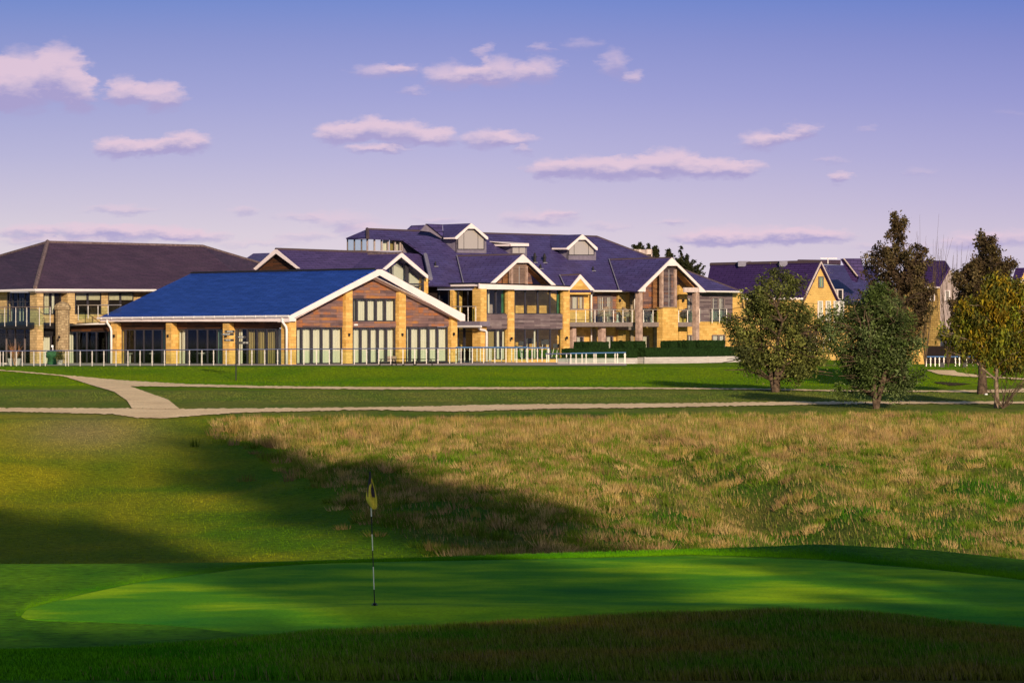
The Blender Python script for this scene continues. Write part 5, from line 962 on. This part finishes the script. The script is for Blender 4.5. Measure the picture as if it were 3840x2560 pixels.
# flag cloth: hangs in folds
def fcloth(name, mat, pts, dep, seed):
    r = random.Random(seed); n = len(pts); vs = []; 
    for i, (l, rr, y) in enumerate(pts):
        for j in range(9):
            u = j/8; px = l+(rr-l)*u; dY = dep*math.sin(u*9+seed+i*.25)*(.4+.6*i/n); vs.append(at(px, y, 49.25-.03+dY))
    MB().add(vs, [[i*9+j, i*9+j+1, (i+1)*9+j+1, (i+1)*9+j] for i in range(n-1) for j in range(8)]).build(name, mat, fs, smooth=True)
fcloth('flag', 'flag_yellow', [(1387, 1395, 1793), (1381, 1402, 1815), (1376, 1407, 1835), (1373, 1411, 1856), (1372, 1414, 1870), (1378, 1415, 1885), (1387, 1415, 1897), (1395, 1411, 1908)], .03, 1)
fcloth('flag_stripe', 'flag_black', [(1383, 1387, 1790), (1380, 1388, 1812), (1377, 1389, 1835), (1377, 1390, 1852), (1378, 1390, 1862)], .015, 2)
fcloth('flag_stripe', 'flag_black', [(1390, 1394, 1806), (1391, 1402, 1830), (1392, 1407, 1848), (1396, 1409, 1864)], .02, 4)
# ================================================================ signpost
D1 = Crop(820, 1200, 6.536); sb = gat(885, 185); SY = 185
ssn = thing('signpost', 'black fingerpost with five white lettered direction arms on the lawn bank', 'signpost', sb)
MB().tube([sb-Vector((0, 0, .1)), at(884.6, 1236, SY)], .035, 10).build('post', 'black', ssn)
for x0, x1, y0, y1, txt, al, sgn in ((165, 388, 250, 312, 'RECEPTION', 'L', -1), (78, 370, 318, 378, 'PRO SHOP', 'L', -1), (145, 372, 462, 520, '10TH TEE', 'L', -1), (440, 650, 385, 448, 'PRACTICE GREEN', 'R', 1), (460, 740, 525, 588, '1ST TEE', 'R', 1)):
    a, c_ = D1(x0, y0), D1(x1, y1); p0 = at(a[0], c_[1], SY-.06); p1 = at(c_[0], c_[1], SY-.06); p2 = at(c_[0], a[1], SY-.06); p3 = at(a[0], a[1], SY-.06); mid = (p0+p3)/2 if sgn < 0 else (p1+p2)/2; nz = Vector((sgn*.07, 0, 0))
    mb = MB(); mb.prism([p0, p1, p2, p3] if 0 else ([p0, p1, p2, p3]), Vector((0, .03, 0))); mb.prism([p0, mid+nz, p3] if sgn < 0 else [p1, mid+nz, p2], Vector((0, .028, 0)))
    # link to the post
    mb.box(Vector((sb.x, SY-.03, (p0.z+p3.z)/2)), .05, .05, (p3.z-p0.z)*.45); arm = mb.build('sign_arm', 'black', ssn)
    cu = bpy.data.curves.new('lettering', 'FONT'); cu.body = txt; cu.size = (p3.z-p0.z)*.78; cu.extrude = .002; cu.align_x = 'CENTER'; cu.align_y = 'CENTER'; cu.materials.append(MAT['sign_white'])
    tmp = bpy.data.objects.new('lettering_curve', cu); COL.objects.link(tmp); dg = bpy.context.evaluated_depsgraph_get(); dg.update(); me = bpy.data.meshes.new_from_object(tmp.evaluated_get(dg)); bpy.data.objects.remove(tmp); to = bpy.data.objects.new('lettering', me); COL.objects.link(to); to.parent = arm; to.rotation_euler = (math.pi/2, 0, 0)
    w = (p1-p0).length*.62; cen = p0.lerp(p2, .5)+(p1-p0)*(-.12 if txt in ('PRO SHOP', '10TH TEE') else (.2 if txt == '1ST TEE' else 0)); to.location = cen+Vector((0, -.004, 0))-ORG[ssn.name]; to.scale = (min(1.0, w/(len(txt)*cu.size*.62)), 1, 1)
# ================================================================ furniture
def chair(name, label, p, rz, mat, group, s=1.0):
    t = thing(name, label, 'chair', p, group); p = Vector(p); c_, s_ = math.cos(rz), math.sin(rz); u = Vector((c_, s_, 0)); w = Vector((-s_, c_, 0))
    MB().box(p+Vector((0, 0, .40*s)), .27*s, .25*s, .05*s, u, w).build('seat', mat, t)
    mb = MB(); n = 9
    for i in range(n):
        a = math.pi*i/(n-1); q = p+u*(.28*math.cos(a)*s)+w*(.27*math.sin(a)*s); hh = (.22+.28*math.sin(a))*s; mb.box(q+Vector((0, 0, .42*s+hh/2)), .055*s, .02*s, hh/2+.03, u*math.sin(a)-w*math.cos(a) if 0 < a < math.pi else w, u*math.cos(a)+w*math.sin(a))
    mb.build('backrest', mat, t)
    for a, b_ in ((1, 1), (-1, 1), (1, -1), (-1, -1)): MB().box(p+u*(.23*a*s)+w*(.2*b_*s)+Vector((0, 0, .18*s)), .022, .022, .18*s, u, w).build('leg', mat, t)
    return t
def table(name, label, p, mat, group, r=.34, h=.72):
    t = thing(name, label, 'table', p, group); MB().lathe(p+Vector((0, 0, h)), [(r*.98, -.015), (r, 0), (r*.98, .015)], 18).build('table_top', 'timber_pale', t)
    MB().lathe(p, [(.22, 0), (.2, .04), (.09, .12), (.06, .3), (.1, .45), (.06, h-.02)], 12).build('pedestal', mat, t); return t
BF = WP.off(1.3)
def onb(x, y=966): return BF.hit(C6.x(x), C6.y(y))
gch = 'wicker chairs on the hotel balconies'
chair('balcony_chair', 'high backed tan wicker chair before the left balcony door', onb(580), AR*math.pi/180+math.pi, 'wicker', gch, 1.35)
chair('balcony_chair', 'tan wicker tub chair in the right half of the long balcony', onb(845), 2.2, 'wicker', gch, 1.3)
chair('balcony_chair', 'dark wicker chair by the timber post on the middle balcony', onb(1075), 4.2, 'wicker_dark', gch, 1.25)
chair('balcony_chair', 'dark slatted high chair beside the pier on the middle balcony', onb(1215), 3.6, 'wicker_dark', gch, 1.4)
chair('balcony_chair', 'dark wicker chair on the right balcony beside the pale table', onb(1515), 4.0, 'wicker_dark', gch, 1.25)
table('balcony_table', 'small round pedestal table between the two tan wicker chairs', onb(738), 'timber_pale', 'balcony tables', .36, .78)
table('balcony_table', 'small round table between the dark chairs of the middle balcony', onb(1135), 'pot', 'balcony tables', .34, .78)
table('balcony_table', 'small round table on the right balcony', onb(1568), 'pot', 'balcony tables', .34, .78)
# picnic benches on the terrace
def bench(label, p, w, col='black'):
    t = thing('picnic_bench', label, 'picnic bench', p, 'low dark benches on the terrace'); p = Vector(p)
    for i in range(4): MB().box(p+Vector((0, -.25+.16*i, .42)), w, .07, .02).build('plank', col, t)
    for s in (-1, 1):
        mb = MB(); mb.tube([p+Vector((s*w*.75, -.5, 0)), p+Vector((s*w*.6, 0, .42))], .035, 6); mb.tube([p+Vector((s*w*.75, .5, 0)), p+Vector((s*w*.6, 0, .42))], .035, 6); mb.build('leg', 'wicker_dark', t)
    MB().box(p+Vector((0, -.55, .24)), w*1.05, .1, .02).build('seat', 'wicker_dark', t); MB().box(p+Vector((0, .55, .24)), w*1.05, .1, .02).build('seat', 'wicker_dark', t)
for lab, x, w in (('wide dark picnic bench left of the stone column under the upper window', 1455, .75), ('dark picnic bench in front of the middle stone gable column', 1492, .55), ('dark picnic bench just right of the stone gable column', 1532, .5), ('rightmost dark picnic bench before the white curtains', 1590, .75)):
    bench(lab, gat(x, 214)+Vector((0, 0, .02)), w)
mb = MB(); mb.box(gat(1470, 219)+Vector((0, 0, .42)), .3, .3, .2); o = mb.build('wooden_chest', 'wood_post'); tag(o, 'pale wooden chest against the white curtained glass door', 'chest')
# planter with a dry plant, bins, covered barbecue
pb = gat(56, 216)
t = thing('flower_planter', 'tapered grey planter on the terrace at the far left', 'planter', pb); mb = MB(); mb.add([pb+Vector(v) for v in ((-.33, -.3, 0), (.33, -.3, 0), (.33, .3, 0), (-.33, .3, 0), (-.44, -.4, .48), (.44, -.4, .48), (.44, .4, .48), (-.44, .4, .48))], [[0, 1, 5, 4], [1, 2, 6, 5], [2, 3, 7, 6], [3, 0, 4, 7], [4, 5, 6, 7]]); mb.build('tub', 'pot', t)
bare('dry brown bushy plant standing behind the grey planter', gat(55, 215), 1.35, .35, 20, 5, 'plant', 'dry_plant', 'wood_orange', .012)
pb = gat(20, 213.5); mb = MB(); mb.lathe(pb, [(.1, 0), (.13, .2), (.12, .2)], 10); o = mb.build('flower_pot', 'cream', None, pb); tag(o, 'small white pot left of the grey planter', 'pot')
pb = gat(195, 222); t = thing('covered_grill', 'dark green covered barbecue behind the balustrade before the stone buttress', 'barbecue', pb); mb = MB()
mb.lathe(pb, [(.3, 0), (.34, .1), (.3, .45), (.5, .6), (.52, .8), (.3, .95), (.02, 1.0)], 12); mb.build('cover', 'green_cloth', t, smooth=True)
pb = gat(225, 220); t = thing('potted_shrub', 'leafy potted shrub in front of the round stone buttress', 'plant', pb); mb = MB(); mb.lathe(pb, [(.16, 0), (.2, .35), (.17, .35)], 10); mb.build('pot', 'pot', t)
q = RNG.normal(size=(500, 3))*np.array([.13, .13, .22])+np.array(pb)+np.array([0, 0, .62]); tt = RNG.normal(size=(500, 3))*.05; ss = RNG.normal(size=(500, 3))*.04
npmesh('foliage', np.stack([q-tt, q+ss, q+tt], 1).reshape(-1, 3), np.arange(1500).reshape(500, 3), 'leaf', np.repeat(RNG.uniform(.05, .12, (500, 1))*np.array([[1, 1, .3]]), 3, axis=0), parent=t)
pb = gat(198, 226); mb = MB(); mb.tube([pb, pb+Vector((0, 0, 1.25)), pb+Vector((-.05, 0, 1.32))], .03, 6); mb.box(pb+Vector((-.03, 0, 1.3)), .07, .05, .07); o = mb.build('lamp_post', 'sign_white', None, pb); tag(o, 'small white outdoor lamp post in front of the curtained clubhouse door', 'lamp')
# exercise machines inside the glazed ground floor
def machine(label, x, Y, s, lean):
    p = gat(x, Y)+Vector((0, 0, .25)); t = thing('exercise_machine', label, 'exercise machine', p, 'exercise machines inside the glass room')
    MB().box(p+Vector((0, 0, .08)), .35*s, .7*s, .08).build('base', 'black', t)
    mb = MB(); mb.tube([p+Vector((-.2*s, 0, .1)), p+Vector((-.2*s+lean, 0, 1.2*s))], .035, 6); mb.tube([p+Vector((.2*s, 0, .1)), p+Vector((.2*s+lean, 0, 1.2*s))], .035, 6); mb.build('upright', 'steel', t)
    MB().box(p+Vector((lean, 0, 1.32*s)), .3*s, .06, .2*s).build('console', 'black', t)
machine('exercise machine behind the glass left of the white blind', 1962, 252, .95, -.1); machine('tall exercise machine in the left pane beside the stone column', 1982, 253, 1.1, .12); machine('exercise machine in the middle glass pane', 2040, 255, 1.05, .1); machine('exercise machine with slanted console near the right glass pane', 2076, 254, .8, .2)
for lab, x in (('small black object on the lawn below the distant railing', 3533), ('second small black lawn marker nearer the bare trunk', 3617)):
    p = gat(x, 197); mb = MB(); mb.box(p+Vector((0, 0, .12)), .12, .1, .12); mb.box(p+Vector((0, 0, .27)), .15, .12, .02); o = mb.build('lawn_box', 'black', None, p); tag(o, lab, 'marker box', 'black boxes on the far lawn')
mb = MB(); p = gat(3698, 160); mb.lathe(p, [(.02, 0), (.09, .03), (.07, .08), (.01, .1)], 8); o = mb.build('white_stone', 'sign_white', None, p); tag(o, 'small white stone on the path at the foot of the dark trunk', 'stone')
# ================================================================ sky, sun, camera
w = bpy.data.worlds.new('World'); sc.world = w; w.use_nodes = True; nt = w.node_tree; nt.nodes.clear()
S = 1.6327
tc = N(nt, 'ShaderNodeTexCoord'); sx = N(nt, 'ShaderNodeSeparateXYZ'); L(nt, tc.outputs['Generated'], sx.inputs[0])
def M(op, a, b=None, c=None, clamp=False):
    m = N(nt, 'ShaderNodeMath', operation=op, use_clamp=clamp)
    for i, v in enumerate((a, b, c)):
        if v is None: continue
        if isinstance(v, (int, float)): m.inputs[i].default_value = v
        else: L(nt, v, m.inputs[i])
    return m.outputs[0]
ysafe = M('MAXIMUM', M('ABSOLUTE', sx.outputs['Y']), 0.02)
az = M('DIVIDE', sx.outputs['X'], ysafe); el = M('DIVIDE', sx.outputs['Z'], ysafe)
cu_ = M('MULTIPLY_ADD', az, F/S, 1920/S); cv = M('MULTIPLY_ADD', el, -F/S, HY/S)
cb_ = N(nt, 'ShaderNodeCombineXYZ'); L(nt, cu_, cb_.inputs[0]); L(nt, cv, cb_.inputs[1])
nz1 = N(nt, 'ShaderNodeTexNoise', inp={'Scale': 1.0, 'Detail': 6, 'Roughness': .6}); mp = N(nt, 'ShaderNodeMapping', inp={'Scale': (1/52, 1/22, 1)}); L(nt, cb_.outputs[0], mp.inputs[0]); L(nt, mp.outputs[0], nz1.inputs['Vector'])
off = N(nt, 'ShaderNodeVectorMath', operation='SUBTRACT'); L(nt, nz1.outputs['Color'], off.inputs[0]); off.inputs[1].default_value = (.5, .47, .5)
sc_ = N(nt, 'ShaderNodeVectorMath', operation='MULTIPLY'); L(nt, off.outputs[0], sc_.inputs[0]); sc_.inputs[1].default_value = (110, 40, 0)
ad = N(nt, 'ShaderNodeVectorMath', operation='ADD'); L(nt, cb_.outputs[0], ad.inputs[0]); L(nt, sc_.outputs[0], ad.inputs[1]); V0 = ad.outputs[0]
CL = [(50, 190, 85, 62, 1), (140, 165, 62, 52, 1), (178, 215, 46, 40, 1), (0, 195, 70, 50, 1), (285, 212, 46, 30, 1), (368, 224, 58, 30, 1), (270, 343, 54, 22, 1), (350, 337, 66, 17, 1), (430, 328, 60, 22, .9), (875, 165, 70, 16, .6), (925, 158, 40, 12, .5),
      (1030, 176, 62, 26, .7), (1090, 176, 50, 20, .6), (1150, 168, 62, 30, .75), (1240, 162, 52, 26, .7), (1110, 122, 20, 20, .5), (1410, 148, 34, 30, .5), (1455, 180, 32, 14, .6), (1240, 112, 30, 10, .45), (1340, 102, 46, 12, .35), (950, 210, 34, 10, .45),
      (780, 308, 62, 22, 1), (850, 296, 62, 22, 1), (925, 306, 72, 24, 1), (1005, 316, 52, 18, .9), (870, 343, 70, 11, .85), (1120, 320, 54, 20, .8), (1185, 322, 50, 15, .75), (1200, 346, 24, 9, .5),
      (1262, 388, 54, 22, 1), (1350, 385, 74, 24, 1), (1450, 388, 74, 24, 1), (1540, 378, 74, 29, 1), (1640, 388, 74, 21, 1), (1712, 388, 48, 15, .8), (1745, 325, 54, 22, .7), (1845, 303, 42, 16, .7), (1795, 320, 54, 11, .55), (1927, 410, 34, 14, .8), (1912, 372, 40, 7, .35), (2115, 397, 50, 7, .3),
      (280, 482, 90, 11, .5), (560, 483, 40, 12, .45), (690, 498, 64, 10, .4), (790, 508, 80, 20, .5), (1235, 502, 90, 17, .6), (1540, 512, 42, 8, .5), (1740, 542, 210, 20, .65), (1650, 552, 120, 13, .5), (1860, 543, 110, 15, .55), (2230, 556, 70, 20, .7), (2330, 548, 70, 18, .6), (60, 532, 66, 16, .7), (200, 532, 100, 17, .75), (340, 536, 110, 18, .75), (455, 543, 84, 14, .6), (860, 532, 90, 16, .5), (700, 545, 80, 10, .4), (1010, 505, 60, 9, .4), (1390, 520, 60, 8, .35), (1290, 490, 50, 8, .4), (2050, 570, 120, 10, .4), (130, 556, 160, 10, .5), (600, 560, 120, 9, .35), (1990, 300, 30, 6, .3), (2330, 262, 40, 8, .2)]
dens = None; hw_ = None; vprev = V0; pa = pb = 1.0; px_ = py0 = 0.0
for (x, y, a, b, s) in CL:
    b *= 1.48; a *= 1.22
    v = N(nt, 'ShaderNodeVectorMath', operation='MULTIPLY_ADD'); L(nt, vprev, v.inputs[0]); v.inputs[1].default_value = (pa/a, pb/b, 0); v.inputs[2].default_value = ((px_-x)/a, (py0-y)/b, 0)
    if hw_ is not None:
        cc_ = N(nt, 'ShaderNodeVectorMath', operation='MULTIPLY_ADD'); L(nt, hw_, cc_.inputs[0]); cc_.inputs[1].default_value = (1e-8,)*3; cc_.inputs[2].default_value = ((px_-x)/a, (py0-y)/b, 0); L(nt, cc_.outputs[0], v.inputs[2])
    vprev = v.outputs[0]; pa, pb, px_, py0 = a, b, x, y
    d = N(nt, 'ShaderNodeVectorMath', operation='DOT_PRODUCT'); L(nt, v.outputs[0], d.inputs[0]); L(nt, v.outputs[0], d.inputs[1])
    q = M('SUBTRACT', 1.0, d.outputs['Value']); q = M('MAXIMUM', q, 0.0); q = M('MULTIPLY', q, s*1.75)
    se = N(nt, 'ShaderNodeSeparateXYZ'); L(nt, v.outputs[0], se.inputs[0])
    dens = q if dens is None else M('ADD', dens, q)
    hw_ = M('MULTIPLY', q, se.outputs['Y']) if hw_ is None else M('MULTIPLY_ADD', q, se.outputs['Y'], hw_)
def smooth_(v):
    m = N(nt, 'ShaderNodeMapRange', interpolation_type='SMOOTHSTEP', inp={1: 0.0, 2: 1.6, 3: 0.0, 4: 0.86}); L(nt, v, m.inputs[0]); return m.outputs[0]
shade = M('DIVIDE', hw_, M('MAXIMUM', dens, .02))                       # below the middle of a cloud > 0
fr_ = M('GREATER_THAN', sx.outputs['Y'], 0.0); alpha = M('MULTIPLY', smooth_(dens), fr_)
nz2 = N(nt, 'ShaderNodeTexNoise', inp={'Scale': 1.0, 'Detail': 6, 'Roughness': .6}); mp2 = N(nt, 'ShaderNodeMapping', inp={'Scale': (1/60, 1/30, 1), 'Location': (5, 3, 0)}); L(nt, cb_.outputs[0], mp2.inputs[0]); L(nt, mp2.outputs[0], nz2.inputs['Vector'])
sh = M('ADD', M('MULTIPLY_ADD', shade, 1.25, .42), M('MULTIPLY_ADD', nz2.outputs[0], .9, -.45), clamp=True)
def lin(r, g, b): return tuple(((c/255/12.92) if c/255 <= .04045 else ((c/255+.055)/1.055)**2.4) for c in (r, g, b))
ccol = ramp(nt, sh, [(0.15, lin(230, 202, 218)), (0.5, lin(208, 188, 213)), (0.85, lin(170, 160, 205))]).outputs[0]
py_ = M('DIVIDE', M('MULTIPLY', cv, S), 1295.0, clamp=True)
sky = ramp(nt, py_, [(0.0, lin(119, 140, 207)), (0.12, lin(141, 150, 209)), (0.28, lin(162, 164, 215)), (0.45, lin(185, 181, 219)), (0.60, lin(207, 197, 220)), (0.68, lin(219, 206, 221)), (.85, lin(229, 216, 224)), (1.0, lin(230, 216, 225))]).outputs[0]
tnt = ramp(nt, M('DIVIDE', cu_, 2352.0, clamp=True), [(0.0, (1.0, 1.02, .98)), (.45, (1, 1, 1)), (1.0, (.88, .88, .95))]).outputs[0]
sky = mixc(nt, 1.0, sky, tnt, 'MULTIPLY'); 
low = mixc(nt, alpha, sky, ccol)
ns = N(nt, 'ShaderNodeTexSky', sky_type='NISHITA', sun_disc=False, sun_elevation=SUN_EL, sun_rotation=math.radians(164), altitude=0, air_density=1.0, dust_density=1.0, ozone_density=1.5)
nsm = mixc(nt, 1.0, ns.outputs[0], (NSK, NSK, NSK*1.08), 'MULTIPLY')
up = M('MULTIPLY', M('SUBTRACT', sx.outputs['Z'], .12), 6.0, clamp=True)
fin = mixc(nt, up, low, nsm)
bg = N(nt, 'ShaderNodeBackground'); L(nt, fin, bg.inputs[0]); bg.inputs[1].default_value = 1.0; wo = N(nt, 'ShaderNodeOutputWorld'); L(nt, bg.outputs[0], wo.inputs[0])
w.cycles.sampling_method = 'MANUAL'; w.cycles.sample_map_resolution = 256
su = bpy.data.lights.new('sun', 'SUN'); su.energy = SUN_E; su.angle = math.radians(.9); su.color = (1.0, .80, .58)
so_ = bpy.data.objects.new('sun', su); COL.objects.link(so_); so_.rotation_euler = SUNV.to_track_quat('Z', 'Y').to_euler(); so_.location = (20, -40, 40)
cam = bpy.data.cameras.new('camera'); cam.sensor_width = 36; cam.lens = F/3840*36; cam.shift_y = (HY-1280)/3840; cam.clip_start = .5; cam.clip_end = 9000
co = bpy.data.objects.new('camera', cam); COL.objects.link(co); co.location = EYE; co.rotation_euler = (math.pi/2, 0, 0); sc.camera = co
vs_ = sc.view_settings; vs_.view_transform = 'Standard'; vs_.look = 'None'; vs_.exposure = EXPO; vs_.gamma = 1
sc.cycles.max_bounces = 6; sc.cycles.transparent_max_bounces = 16; sc.cycles.use_denoising = True
